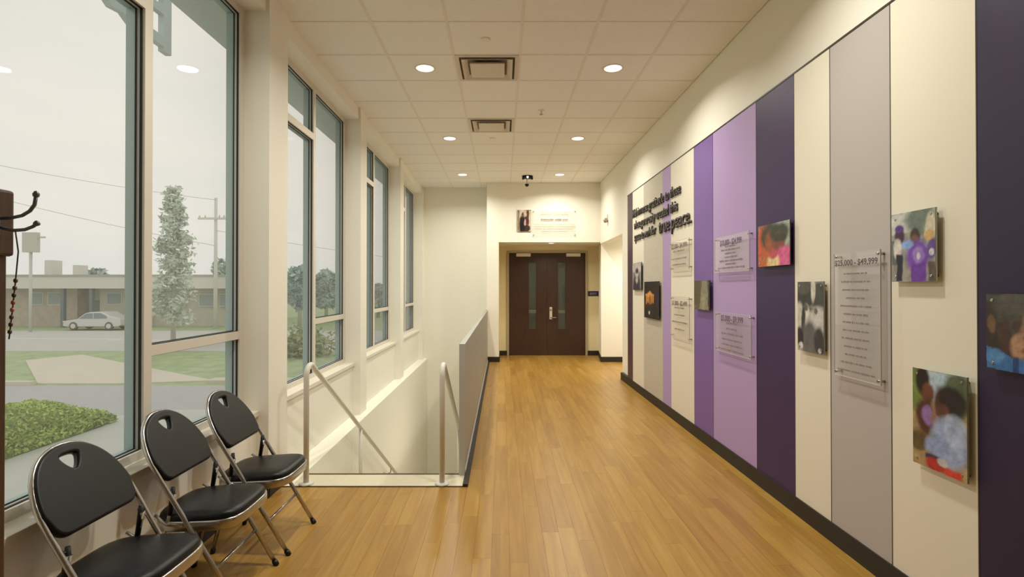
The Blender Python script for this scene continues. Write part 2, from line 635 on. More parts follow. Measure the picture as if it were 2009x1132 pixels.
# dim passage behind the doors, with its own ceiling lamp
psg = struct(empty('wall_passage', (1, 13.4, 0)))
m = MB()
m.box(-.4, 2.4, 14.9, 15.0, 0, 2.8); m.box(-.5, -.4, 12.02, 15, 0, 2.8); m.box(2.4, 2.5, 12.02, 15, 0, 2.8)
m.box(-.5, 2.5, 12.02, 15, 2.7, 2.8); m.box(-.5, 2.5, 12.2, 15, -.1, 0.0)
m.build('passage_shell', mat('passage_paint', (150, 152, 138), 0.8), psg)
lp = bpy.data.lights.new('passage_lamp', 'AREA'); lp.shape = 'DISK'; lp.size = .3; lp.energy = 14; lp.color = (1, .98, .9)
lpo = bpy.data.objects.new('passage_lamp', lp); C.objects.link(lpo); lpo.location = (1, 13.5, 2.68)

# ---------------------------------------------------------------- left wall: piers, aprons, headers, windows
PIERS = [(1.38, 1.70), (3.84, 4.17), (6.32, 6.60), (8.79, 9.09), (11.22, Y_STAIR_END)]
wall_left = struct(empty('wall_left', (XL, 5, 0)), 'cream left wall of piers between tall windows')
box('wall_body', WALL, -1.962, XL, -4.0, 1.38, 0, CEIL_Z + .03, wall_left)
for a, b_ in PIERS:
    z0 = 0 if a < 4 else 0
    box('pier', WALL, -1.962, XL, a, b_, z0, CEIL_Z + .03, wall_left)
SILL_Z, HEAD_Z = 0.62, 3.50
XW = -1.77
for k, ((_, a), (b_, _2)) in enumerate(zip(PIERS[:-1], PIERS[1:])):
    box('apron', WALL, -1.962, XW, a, b_, 0, SILL_Z - .04, wall_left)
    box('head_soffit', WALL, -1.962, -1.705, a, b_, HEAD_Z, CEIL_Z + .03, wall_left)
box('exterior_base', mat('exterior_stucco', (190, 185, 172), 0.9), -2.02, -1.962, -4, 12.3, -1.8, .55, wall_left)
box('stair_ledge', WALL, -1.962, XS, STAIR_Y0 + .01, Y_STAIR_END, -3.1, 0, wall_left)
bl = struct(empty('baseboard_left', (XL, 3, 0)), 'black rubber baseboard below the nearest window')
box('base_strip', BASE, XW, XW + .012, 1.70, 3.84, 0, .14, bl)
box('base_strip', BASE, XL, XL + .012, 3.815, 4.04, 0, .14, bl)
box('base_strip', BASE, XW, XL + .012, 3.828, 3.84, 0, .14, bl)
box('base_strip', BASE, XL, XL + .012, -4, 1.7, 0, .14, bl)

FW = 0.062
STOPM = mat('glazing_stop_grey', (196, 196, 190), .4)
for k, ((_, a), (b_, _2)) in enumerate(zip(PIERS[:-1], PIERS[1:])):
    win = struct(empty('window_%d' % (k + 1), (-1.93, (a + b_) / 2, SILL_Z)),
                 ['tall two-light window behind the folding chairs', 'tall window beside the stair handrail',
                  'tall window above the stairwell, third from the chairs', 'narrowest looking window at the far end of the stairwell'][k])
    ym = (a + b_) / 2 + .03
    z0, z1 = SILL_Z, HEAD_Z
    TL, TR = (2.955, 3.02), (1.14, 1.195)
    members = [('jamb', a, a + FW, z0, z1), ('jamb', b_ - FW, b_, z0, z1), ('mullion', ym - FW / 2, ym + FW / 2, z0, z1)]
    spans = [(a + FW, ym - FW / 2, TL), (ym + FW / 2, b_ - FW, TR)]
    for (s0, s1, t) in spans:
        members += [('head', s0, s1, z1 - .05, z1), ('sill_rail', s0, s1, z0, z0 + .045), ('transom', s0, s1, t[0], t[1])]
    for nm, p, q, r, s in members:
        box(nm, FRAME_IN, -1.872, -1.858, p, q, r, s, win)
        box(nm + '_exterior_cap', FRAME_EX, -1.962, -1.904, p + .004, q - .004, r + .004, s - .004, win)
    for (s0, s1, t) in spans:
        for (r, s) in ((z0 + .045, t[0]), (t[1], z1 - .05)):
            for nm, mt, xa, xb, w in (('gasket', GASKET, -1.884, -1.872, .004), ('glazing_stop', STOPM, -1.901, -1.884, .002), ('outer_seal', GASKET, -1.907, -1.901, .007)):
                g = MB()
                g.box(xa, xb, s0 - .02, s0 + w, r - .02, s + .02); g.box(xa, xb, s1 - w, s1 + .02, r - .02, s + .02)
                g.box(xa, xb, s0 + w, s1 - w, r - .02, r + w); g.box(xa, xb, s0 + w, s1 - w, s - w, s + .02)
                g.build(nm, mt, win)
            box('pane', PANE, -1.914, -1.908, s0 + .004, s1 - .004, r + .004, s - .004, win)
    box('sill', SILLM, -1.90, XW + .022, a, b_, SILL_Z - .04, SILL_Z, win, 0.004)

# ---------------------------------------------------------------- stairwell
wsr = struct(empty('wall_stairwell_right', (-.3, 8, -3.1)))
box('wall_body', WALL, -.34, -.292, STAIR_Y0 + .01, Y_STAIR_END, -3.1, -.012, wsr)
stairs = struct(empty('staircase', (-.95, STAIR_Y0, -2.9)), 'staircase going down beside the windows with a cream landing edge')
box('landing_edge', CREAM, XS, STAIR_XR, STAIR_Y0, 4.31, -.17, .003, stairs)
box('landing_strip', mat('nosing_dark', (92, 78, 54), .6), XS, STAIR_XR, 4.296, 4.316, -.03, .007, stairs)
box('front_joint', BASE, XS - .17, STAIR_XR, STAIR_Y0 - .014, STAIR_Y0, -.02, .004, stairs)
for k in range(1, 17):
    y0 = 4.31 + (k - 1) * .28
    zt = -k * .17
    box('step', CREAM, XS, -.34, y0, y0 + .30, zt - .17, zt, stairs)
box('lower_floor', CREAM, XS, -.34, 8.79, Y_STAIR_END, -3.05, -2.89, stairs)

sl = tag(empty('stair_wall_light', (-.36, 8.2, -1.0)), 'long wall light low on the stairwell side under the guard panel', 'wall light')
box('housing', LIGHTP, -.375, -.34, 7.1, 9.3, -1.0, -.86, sl, .005)
sld = bpy.data.lights.new('stair_lamp', 'AREA'); sld.shape = 'RECTANGLE'; sld.size = .12; sld.size_y = 2.1; sld.energy = 5; sld.color = (1.0, .90, .70)
slo = bpy.data.objects.new('stair_lamp', sld); C.objects.link(slo); slo.parent = sl
slo.location = (-.0165, 0, .07); slo.rotation_euler = (0, math.radians(90), 0)
guard = tag(empty('guard_panel', (-.322, 7.5, 0)), 'long grey metal guard panel along the stairwell edge', 'railing')
box('panel', PANELG, -.345, -.302, 4.285, Y_FAR - .005, .045, 1.05, guard)
box('end_plate', PANELE, -.347, -.300, 4.275, 4.285, .003, 1.052, guard)
box('bottom_rail', PANELE, -.350, -.294, 4.285, Y_FAR - .005, .02, .045, guard)
box('black_base_trim', BASE, -.3, -.262, STAIR_Y0 - .014, Y_FAR - .013, 0, .022, guard)
MB().lathe([(.0, 0), (.012, .004), (.016, .02), (.012, .036), (0.003, .042)], 12, (-.33, Y_FAR - .06, 1.05)).build('finial', LIGHTP, guard)


def handrail(x, label, bracket):
    r = tag(empty('handrail', (x, 4.1, 0)), label, 'handrail', 'pair of stair handrails')
    rad = .021
    sl = -.60
    yb = 4.09
    top = .915
    path = [(x, yb, .003), (x, yb, top - .10)]
    for t in range(1, 8):
        a = PI - (PI - math.atan2(1, -sl) * 0) * 0
        th = t / 8 * math.radians(90 + 31)
        R = .085
        path.append((x, yb + R - R * math.cos(th), top - .10 + R * math.sin(th)))
    y1, z1 = path[-1][1], path[-1][2]
    yend = 7.62
    path.append((x, yend, z1 + sl * (yend - y1)))
    MB().tube(path, rad, 14).build('rail_tube', RAILP, r)
    MB().lathe([(.055, .003), (.055, .012), (.028, .018)], 20, (x, yb, 0)).build('floor_flange', RAILP, r)
    yp = 5.66
    zp = z1 + sl * (yp - y1)
    zs = -.17 * (int((yp - 4.31) / .28) + 1)
    MB().tube([(x, yp, zs), (x, yp, zp)], rad * .9, 12).build('post', RAILP, r)
    if bracket:
        yq = 7.2
        zq = z1 + sl * (yq - y1)
        MB().tube([(x, yq, zq - .01), (x - .005, yq, zq - .07), (x - .04, yq, zq - .095), (XS + .005, yq, zq - .10)], .008, 8).build('wall_bracket', STEEL, r)
        MB().lathe([(.03, 0), (.03, .008)], 14, (XS, yq, zq - .10), 'X').build('bracket_plate', STEEL, r)
    return r


handrail(-1.50, 'bent grey tube handrail on the window side of the stairs', True)
handrail(-.462, 'bent grey tube handrail next to the grey guard panel', False)

# ---------------------------------------------------------------- striped panels on the right wall
disp = tag(empty('wall_panel_display', (XP, 5, .115)), 'tall vertical wall panels striped purple, lavender, white and grey', 'wall panels')
PUR_D = mat('panel_dark_purple', (58, 37, 84), .5, bump=.03, bscale=250)
PUR_N = mat('panel_deep_purple', (40, 25, 62), .5)
PUR_M = mat('panel_mid_purple', (124, 94, 160), .5, bump=.03, bscale=250)
LAV = mat('panel_lavender', (178, 152, 200), .55, bump=.03, bscale=250)
PWH = mat('panel_white', (232, 224, 206), .6)
PGR = mat('panel_grey', (184, 176, 172), .6)
PGT = mat('panel_grey_dotted', (196, 188, 172), .65, noise=.1, nscale=70)
PBR = mat('panel_plum', (74, 52, 62), .5)
PTOP = 2.93
stripes = [(8.33, 8.00, PBR, 'narrow plum panel'), (8.00, 7.37, PWH, 'white panel'), (7.37, 6.50, PGT, 'pale grey patterned panel'),
           (6.50, 6.18, LAV, 'narrow lavender panel'), (6.18, 5.44, PWH, 'white panel'), (5.44, 4.945, PUR_M, 'mid purple panel'),
           (4.945, 4.10, LAV, 'wide lavender panel'), (4.10, 3.565, PUR_D, 'dark purple panel'), (3.565, 3.175, PWH, 'white panel'),
           (3.175, 2.68, PGR, 'warm grey panel'), (2.68, 2.193, PWH, 'white panel'), (2.193, 1.20, PUR_N, 'deep purple panel')]
for a, b_, mt, lb in stripes:
    o = box('panel', mt, XP, XR, b_ + .002, a - .002, .115, PTOP, disp)
    o['label'] = lb
box('top_trim', mat('trim_dark_bronze', (66, 56, 44), .5), XP - .003, XR, 1.2, 8.33, PTOP, PTOP + .012, disp)
for y in (4.10, 3.565, 3.175, 2.68, 2.193, 4.945):
    box('joint_strip', mat('trim_dark_bronze', (66, 56, 44), .5), XP - .001, XR - .005, y - .003, y + .003, .115, PTOP, disp)


def wy(px):
    return FPX * (XP - .03) / (px - 986)


def wz(px, py):
    return 1.5 + (565 - py) * wy(px) / FPX


# raised lettering
LET = mat('lettering_dark', (58, 50, 44), .45)
let = tag(empty('wall_lettering', (XP, 6.7, 2.15)), 'raised dark lettering about gratitude and true peace on the striped panels', 'lettering')


def word_line(words, y_left, y_right, z, h):
    total = sum(len(w) for w in words) + (len(words) - 1) * .55
    unit = (y_left - y_right) / total
    y = y_left
    for w in words:
        wd = unit * len(w)
        narrow = sum(c in 'itlf.' for c in w)
        me = text_mesh(w, wd * .97, h, .012, .006)
        on_right_wall(me, XP - .006, y, z)
        link('word', me, LET, let, Vector((0, 0, 0)))
        y -= wd + unit * .55


word_line(['With', 'immense', 'gratitude', 'to', 'those'], 7.97, 5.80, 2.535, .13)
word_line(['whose', 'generosity', 'created', 'this'], 7.86, 5.90, 2.36, .13)
word_line(['space', 'to', 'work', 'for'], 7.84, 6.74, 2.185, .128)
word_line(['true', 'peace.'], 6.62, 5.46, 2.172, .178)


# ---------------------------------------------------------------- photographic prints (flat print painted as colour on a fine grid)
def print_mat():
    m = bpy.data.materials.new('photo_print')
    m.use_nodes = True
    nt = m.node_tree
    at = nt.nodes.new('ShaderNodeAttribute')
    at.attribute_name = 'Col'
    b = nt.nodes['Principled BSDF']
    b.inputs['Roughness'].default_value = .35
    nt.links.new(at.outputs['Color'], b.inputs['Base Color'])
    return m


PRINT = print_mat()


def ell(u, v, cx, cy, rx, ry, soft=.38):
    d = math.sqrt(((u - cx) / rx) ** 2 + ((v - cy) / ry) ** 2)
    return max(0.0, min(1.0, (1 - d) / soft + .5))


def rec(u, v, x0, x1, y0, y1, soft=.02):
    return max(0.0, min(1.0, min(u - x0, x1 - u, v - y0, y1 - v) / soft + .5))


def pol(u, v, pts):
    ins = False
    n = len(pts)
    for i in range(n):
        (x1, y1), (x2, y2) = pts[i], pts[(i + 1) % n]
        if (y1 > v) != (y2 > v) and u < (x2 - x1) * (v - y1) / (y2 - y1) + x1:
            ins = not ins
    return 1.0 if ins else 0.0


def paint_grid(w, h, layers, nx, ny, seed=0, mott=.12):
    rnd = random.Random(seed)
    vs, cols, fs = [], [], []
    for j in range(ny + 1):
        for i in range(nx + 1):
            u, v = i / nx, j / ny
            vs.append((u * w, h - v * h, 0))
            q0 = Vector((u * 5 * w / h, v * 5, seed * 7.3))
            q1 = Vector((u * 13 * w / h, v * 13, seed * 3.1))
            du, dv = mnoise.noise(q0), mnoise.noise(q0 + Vector((31, 7, 0)))
            lum = 1 + .18 * mnoise.noise(q0 * 1.7) + .26 * mnoise.noise(q1) + .18 * mnoise.noise(q1 * 2.7)
            u, v = u + .035 * du + .012 * mnoise.noise(q1 * 1.5), v + .03 * dv
            c = list(lin(layers[0])[:3])
            for (kind, args, col) in layers[1:]:
                a = ell(u, v, *args) if kind == 'e' else rec(u, v, *args) if kind == 'r' else pol(u, v, args)
                if a > 0:
                    q = lin(col)
                    c = [c[k] * (1 - a) + q[k] * a for k in range(3)]
            f = (1 + (rnd.random() - .5) * mott) * lum
            cols.append([x * f for x in c] + [1])
    for j in range(ny):
        for i in range(nx):
            a = j * (nx + 1) + i
            fs.append((a + nx + 1, a + nx + 2, a + 1, a))
    me = bpy.data.meshes.new('print')
    me.from_pydata(vs, [], fs)
    at = me.color_attributes.new('Col', 'FLOAT_COLOR', 'POINT')
    for k, c in enumerate(cols):
        at.data[k].color = c
    return me


def wall_print(name, label, y_left, y_right, z0, z1, layers, edge=(40, 36, 34), seed=0, res=44, off=.03, group='photo prints on the striped panels', mott=.12):
    w, h = y_left - y_right, z1 - z0
    root = tag(empty(name, (XP - off, (y_left + y_right) / 2, z0)), label, 'photo', group)
    em = mat('print_edge_%d_%d_%d' % edge, edge, .4)
    box('board', em, XP - off, XP - off + .008, y_right, y_left, z0, z1, root)
    nx = res; ny = max(8, int(res * h / w))
    me = paint_grid(w, h, layers, nx, ny, seed, mott)
    on_right_wall(me, XP - off - .001, y_left, z0)
    link('print', me, PRINT, root, Vector((0, 0, 0)))
    for a in (y_right + .025, y_left - .025):
        for b_ in (z0 + .025, z1 - .025):
            MB().lathe([(.006, -off - .003), (.006, 0)], 10, (XP, a, b_), 'X').build('standoff', CHROME, root)
    return root


def pq(xl, xr, yt, yb_, at='l'):
    """metres of a mounted sheet from its edges: y_left, y_right, z0, z1"""
    x = xl if at == 'l' else xr
    return wy(xl), wy(xr), wz(x, yb_), wz(x, yt)


E, Rr, Pp = 'e', 'r', 'p'
wall_print('photo_print', 'small black and white portrait print on the white panel under the lettering', *pq(1241, 1258, 517, 569),
           [(150, 142, 150), (Rr, (0, 1, 0, .35), (196, 188, 186)), (E, (.5, .95, .42, .55), (58, 56, 66)), (E, (.52, .42, .16, .14), (206, 198, 190)), (E, (.5, .62, .14, .12), (190, 184, 180)), (E, (.52, .3, .17, .1), (60, 56, 60))], seed=1, res=24)
wall_print('photo_print', 'night photo of a columned temple glowing orange on black', *pq(1264, 1293, 553, 622),
           [(20, 17, 18), (Rr, (.12, .68, .38, .60), (222, 150, 66)), (Pp, [(.08, .37), (.4, .26), (.72, .37)], (226, 160, 80))]
           + [(Rr, (.15 + .1 * i, .19 + .1 * i, .40, .59, .01), (120, 66, 22)) for i in range(6)]
           + [(Rr, (.36, .44, .42, .6, .02), (140, 70, 20)), (E, (.3, .66, .3, .06), (70, 34, 30)), (E, (.4, .82, .22, .2), (34, 24, 34)), (E, (.36, .84, .05, .045), (230, 226, 214)), (Rr, (.86, .96, .3, .7), (34, 24, 62))],
           edge=(24, 20, 20), seed=2, res=36)
wall_print('photo_print', 'murky olive grey photo on the mid purple panel', *pq(1362, 1392, 551, 606),
           [(92, 84, 60), (Pp, [(.35, 1), (.55, 0), (.85, 0), (1, 1)], (134, 128, 104)), (E, (.62, .75, .12, .35), (150, 144, 122)), (Rr, (.9, 1, 0, 1), (36, 32, 34)), (E, (.15, .3, .3, .5), (82, 74, 50))],
           edge=(40, 34, 38), seed=3, res=30)
wall_print('photo_print', 'colour photo of two heads leaning together in orange and pink clothes', *pq(1488, 1550, 445, 524),
           [(110, 112, 86), (E, (.85, .2, .3, .35), (168, 176, 164)), (E, (.15, .6, .3, .6), (196, 84, 44)), (Rr, (.0, .4, .75, 1), (186, 96, 50)),
            (E, (.38, .3, .28, .32), (58, 50, 32)), (E, (.42, .42, .17, .26), (150, 78, 46)), (E, (.68, .25, .3, .22), (48, 58, 46)), (E, (.68, .48, .17, .25), (124, 62, 42)),
            (E, (.7, .36, .2, .1), (44, 48, 38)), (E, (.85, .82, .3, .25), (214, 84, 140)), (E, (.5, .9, .2, .18), (222, 196, 140)), (Rr, (.78, 1, .6, .95), (216, 92, 150)), (E, (.5, .72, .12, .12), (196, 72, 90))],
           edge=(52, 30, 40), seed=4)
wall_print('photo_print', 'black and white photo of people in white shirts beneath trees', *pq(1565, 1616, 553, 686),
           [(168, 164, 156), (E, (.3, .18, .42, .2), (56, 58, 54)), (E, (.85, .2, .28, .2), (70, 72, 68)), (E, (.2, .08, .3, .1), (84, 84, 78)), (E, (.62, .12, .1, .15), (206, 200, 188)),
            (Rr, (0, 1, .36, .42), (80, 80, 76)), (E, (.1, .5, .16, .2), (198, 194, 184)), (E, (.36, .5, .13, .18), (216, 212, 202)), (E, (.78, .52, .3, .18), (196, 194, 188)), (E, (.24, .55, .08, .2), (50, 50, 50)),
            (E, (.34, .37, .08, .06), (96, 90, 84)), (E, (.72, .4, .07, .05), (110, 104, 98)), (E, (.45, .85, .32, .3), (98, 96, 98)), (E, (.85, .85, .2, .2), (60, 58, 60)), (E, (.1, .8, .14, .15), (44, 42, 42)), (E, (.12, .93, .08, .05), (210, 204, 196)), (E, (.85, .96, .06, .04), (210, 204, 196))],
           edge=(150, 146, 138), seed=5)
wall_print('photo_print', 'photo of dancers in purple shirts, upper print on the wide white panel', *pq(1750, 1836, 422, 553),
           [(150, 150, 142), (Rr, (0, 1, 0, .3), (196, 196, 190)), (E, (.7, .15, .36, .22), (110, 122, 112)), (E, (.9, .25, .12, .2), (206, 196, 172)), (Rr, (0, .2, .4, .8), (92, 98, 96)), (Rr, (0, 1, .74, 1), (150, 142, 134)),
            (E, (.2, .32, .11, .14), (62, 34, 56)), (E, (.2, .22, .1, .06), (96, 50, 140)), (E, (.15, .52, .1, .14), (216, 210, 204)), (Rr, (.12, .27, .6, 1), (34, 30, 52)), (E, (.56, .36, .11, .1), (70, 46, 40)), (E, (.55, .42, .08, .07), (120, 80, 62)),
            (E, (.62, .64, .27, .22), (112, 66, 168)), (Rr, (.47, .8, .75, 1), (104, 52, 156)), (E, (.64, .62, .13, .12), (150, 118, 190)), (E, (.64, .64, .04, .05), (206, 200, 210)), (E, (.38, .46, .14, .06), (130, 160, 214)),
            (E, (.93, .55, .1, .16), (96, 70, 140)), (E, (.93, .6, .05, .06), (220, 214, 220)), (E, (.88, .36, .12, .07), (206, 172, 110)), (Rr, (.85, 1, .75, 1), (90, 76, 66))],
           edge=(200, 206, 196), seed=6, res=56)
wall_print('photo_print', 'photo of an adult in pale blue holding a child on the wide white panel', *pq(1790, 1896, 720, 904),
           [(168, 142, 100), (Rr, (0, 1, 0, .3), (178, 198, 214)), (E, (.1, .15, .2, .3), (112, 128, 62)), (E, (.85, .2, .25, .22), (84, 96, 70)), (Rr, (0, 1, .62, .85), (142, 116, 76)), (E, (.1, .75, .2, .1), (96, 80, 52)),
            (E, (.2, .12, .14, .14), (34, 26, 28)), (E, (.3, .24, .13, .1), (112, 66, 48)), (E, (.26, .48, .18, .2), (84, 48, 40)), (E, (.3, .46, .12, .1), (146, 112, 168)), (E, (.47, .48, .1, .09), (150, 112, 104)),
            (E, (.78, .28, .22, .14), (36, 32, 36)), (E, (.56, .3, .13, .14), (84, 54, 44)), (E, (.66, .24, .16, .1), (40, 32, 36)), (E, (.58, .38, .1, .08), (96, 60, 50)), (E, (.7, .68, .33, .24), (156, 172, 208)), (E, (.48, .76, .24, .1), (146, 164, 204)), (E, (.8, .56, .2, .16), (168, 182, 212)),
            (Rr, (.25, .6, .86, .92), (60, 50, 90)), (E, (.45, .95, .2, .06), (176, 48, 44)), (Rr, (.62, .92, .92, 1), (214, 66, 50)), (E, (.58, .9, .1, .04), (206, 200, 206))],
           edge=(196, 206, 190), seed=7, res=56)
wall_print('photo_print', 'close-up photo of a bowed face above blue clothing on the deep purple panel', *pq(1935, 2046, 576, 722),
           [(52, 44, 38), (Rr, (0, 1, 0, .1), (70, 72, 66)), (E, (.75, .4, .32, .34), (158, 118, 92)), (E, (.45, .28, .24, .3), (74, 68, 58)), (E, (.55, .12, .4, .14), (84, 82, 74)), (E, (.12, .4, .08, .12), (110, 86, 58)),
            (E, (.36, .55, .12, .22), (74, 50, 42)), (E, (.62, .66, .18, .16), (176, 136, 106)), (E, (.8, .55, .12, .06), (104, 72, 58)), (E, (.72, .72, .08, .04), (150, 84, 78)), (E, (.56, .4, .08, .05), (70, 52, 42)),
            (Pp, [(0, .68), (.4, .78), (.6, .84), (1, .74), (1, 1), (0, 1)], (58, 110, 168)), (E, (.15, .82, .2, .1), (84, 138, 190)), (Rr, (.5, .6, .8, 1), (30, 62, 116)), (E, (.85, .9, .16, .1), (70, 126, 186))],
           edge=(44, 40, 44), seed=8, res=56)

# ---------------------------------------------------------------- clear donor plaques
ACR = glass_mat('clear_acrylic', (0.985, 0.985, 0.985), 0.09, (0.95, 0.93, 0.90), 1.5)
ACRE = mat('acrylic_edge', (206, 198, 192), .3)
INK = mat('print_ink', (96, 84, 84), .6)
INK2 = mat('print_ink_small', (136, 122, 118), .6)


def dash_lines(w, h, rows, x_mid, rnd, ink_h):
    """rows of illegible small print: short uneven strokes along each line"""
    m = MB()
    for (v, wid) in rows:
        x = x_mid - wid / 2
        end = x_mid + wid / 2
        while x < end:
            l = min(rnd.uniform(.3, .9) * ink_h * 1.1, end - x)
            t = rnd.uniform(.55, 1.0) * ink_h
            z = h - v
            m.add([(x, z - t / 2, 0), (x + l, z - t / 2, 0), (x + l, z + t / 2, 0), (x, z + t / 2, 0)], [(0, 1, 2, 3)])
            x += l + (rnd.random() < .25) * ink_h * .6 + ink_h * .12
    return m


def plaque(label, xl, xr, yt, yb_, head, rows, seed, hw=.72, at='r', hv=.1):
    y_left, y_right, z0, z1 = pq(xl, xr, yt, yb_, at)
    w, h = y_left - y_right, z1 - z0
    rnd = random.Random(seed)
    off = .035
    root = tag(empty('donor_plaque', (XP - off, (y_left + y_right) / 2, z0)), label, 'plaque', 'clear plaques on the striped panels')
    box('clear_sheet', ACR, XP - off, XP - off + .005, y_right, y_left, z0, z1, root)
    e = MB()
    t = .0022
    e.box(XP - off - .0005, XP - off + .0055, y_right, y_right + t, z0, z1); e.box(XP - off - .0005, XP - off + .0055, y_left - t, y_left, z0, z1)
    e.box(XP - off - .0005, XP - off + .0055, y_right, y_left, z0, z0 + t); e.box(XP - off - .0005, XP - off + .0055, y_right, y_left, z1 - t, z1)
    e.build('sheet_edge', ACRE, root)
    for a in (y_right + .02, y_left - .02):
        for b_ in (z0 + .02, z1 - .02):
            MB().lathe([(.007, -off - .003), (.007, 0)], 10, (XP, a, b_), 'X').build('standoff', CHROME, root)
    hh = min(.05, w * .085)
    me = text_mesh(head, w * hw, hh, 0, .02)
    on_right_wall(me, XP - off - .002, y_left - w * (1 - hw) / 2, z1 - h * hv - hh)
    link('heading', me, INK, root, Vector((0, 0, 0)))
    rr = [(h * v, w * f) for v, f in rows]
    me = dash_lines(w, h, rr, w / 2, rnd, hh * .36).mesh('small_print')
    on_right_wall(me, XP - off - .002, y_left, z0)
    link('small_print', me, INK2, root, Vector((0, 0, 0)))['kind'] = 'stuff'
    return root


plaque('small clear plaque high on the white panel below the lettering', 1315, 1353, 466, 527, '$2,500 - $4,999', [(.36, .6), (.62, .78), (.82, .7)], 11, .8)
plaque('clear plaque low on the white panel, beneath a similar smaller one', 1316, 1353, 583, 670, '$1,000 - $2,499', [(.27, .5), (.44, .55), (.61, .8), (.78, .5)], 12, .8)
plaque('upper square clear plaque on the wide lavender panel', 1403, 1471, 452, 531, '$10,000 - $24,999', [(.3, .3), (.39, .55), (.49, .32), (.59, .36), (.69, .66), (.78, .3), (.88, .76)], 13, .62)
plaque('lower square clear plaque on the wide lavender panel', 1404, 1474, 619, 706, '$5,000 - $9,999', [(.25, .3), (.39, .3), (.52, .6), (.66, .56), (.79, .56), (.92, .62)], 14, .62, 'r', .06)
plaque('tall clear plaque listing $25,000 - $49,999 on the warm grey panel', 1637, 1729, 489, 757, '$25,000 - $49,999', [(.17 + .0645 * i, [.5, .62, .56, .4, .66, .52, .56, .55, .6, .5, .45, .66, .8][i]) for i in range(13)], 15, .92, 'r', .055)

# far wall portrait and plaque on the bulkhead
YB = Y_FAR


def fx(px):
    return (px - 986) * YB / FPX


def fz(py):
    return 1.5 + (565 - py) * YB / FPX


r = tag(empty('photo_print', (fx(1028), YB - .02, fz(454))), 'portrait print of a person in a dark suit above the double doors', 'photo')
x0, x1, z0, z1 = fx(1015), fx(1042), fz(454), fz(412)
box('board', mat('print_edge_dark', (60, 50, 44), .5), x0, x1, YB - .02, YB, z0, z1, r)
me = paint_grid(x1 - x0, z1 - z0, [(206, 190, 170), (Rr, (0, .14, 0, 1), (150, 128, 106)), (Rr, (.66, .84, 0, .7), (92, 62, 38)), (Rr, (.6, 1, 0, .05), (120, 96, 70)), (E, (.38, .7, .24, .46), (40, 32, 34)), (Rr, (.18, .5, .6, 1), (36, 30, 34)), (E, (.38, .2, .09, .09), (112, 78, 58)), (E, (.62, .48, .14, .2), (72, 38, 38)), (E, (.55, .58, .07, .16), (206, 160, 160)), (E, (.72, .85, .2, .14), (62, 48, 28)), (Rr, (.55, .78, .7, 1), (60, 44, 40))], 30, 46, 9, .08)
on_far_wall(me, x0, YB - .021, z0)
link('print', me, PRINT, r, Vector((0, 0, 0)))
r = tag(empty('donor_plaque', (fx(1087), YB - .02, fz(463))), 'wide clear plaque above the double doors beside the suit portrait', 'plaque')
x0, x1, z0, z1 = fx(1045), fx(1130), fz(463), fz(413)
box('clear_sheet', ACR, x0, x1, YB - .025, YB - .02, z0, z1, r)
m = MB()
for a in (x0 + .02, x1 - .02):
    for b_ in (z0 + .02, z1 - .02):
        MB().lathe([(.008, -.028), (.008, 0)], 10, (a, YB, b_), 'Y').build('standoff', CHROME, r)
w, h = x1 - x0, z1 - z0
me = dash_lines(w, h, [(h * .1, w * .6), (h * .17, w * .66), (h * .56, w * .92), (h * .65, w * .96), (h * .74, w * .86), (h * .83, w * .6)], w / 2, random.Random(5), .012).mesh('small_print')
on_far_wall(me, x0, YB - .0265, z0)
link('small_print', me, mat('far_ink', (176, 158, 124), .6), r, Vector((0, 0, 0)))['kind'] = 'stuff'
me = dash_lines(w, h, [(h * .36, w * .62)], w / 2, random.Random(6), .032).mesh('heading')
on_far_wall(me, x0, YB - .0265, z0)
link('heading', me, mat('far_ink_dark', (140, 122, 96), .6), r, Vector((0, 0, 0)))['kind'] = 'stuff'

# room sign right of the doors, small sensor on the corner
sg = tag(empty('door_sign', (1.955, Y_DOOR, 1.3)), 'small dark purple sign on the wall right of the double doors', 'sign')
sx0, sx1, sz0, sz1 = 1.905, 1.975, 1.32, 1.43
sx0, sx1 = (1153.5 - 986) * Y_DOOR / FPX, (1174.5 - 986) * Y_DOOR / FPX
sx0 = max(sx0, DX1 + .004)
box('sign_board', mat('sign_purple', (42, 30, 58), .5), sx0, sx1, Y_DOOR - .008, Y_DOOR, sz0, sz1, sg)
me = text_mesh('EXIT', (sx1 - sx0) * .62, .042, 0, .02)
on_far_wall(me, sx0 + (sx1 - sx0) * .19, Y_DOOR - .0095, sz0 + .034)
link('lettering', me, mat('sign_ink', (160, 150, 190), .6), sg, Vector((0, 0, 0)))
sn = tag(empty('motion_sensor', (XR, 10.05, 2.72)), 'small white sensor on the upper wall corner right of the doors', 'sensor')
box('bracket', LIGHTP, XR - .02, XR, 10.03, 10.09, 2.77, 2.88, sn, .004)
MB().lathe([(.012, 2.73), (.035, 2.74), (.045, 2.77), (.04, 2.80), (.015, 2.82)], 16, (XR - .045, 10.06, 0)).build('sensor_head', mat('sensor_grey', (176, 166, 144), .4), sn)


# ---------------------------------------------------------------- ceiling fixtures
LENS = emit_mat('lamp_lens', (1.0, 0.86, 0.70), 3.0)
TRIMW = mat('lamp_trim_white', (240, 228, 210), .5)


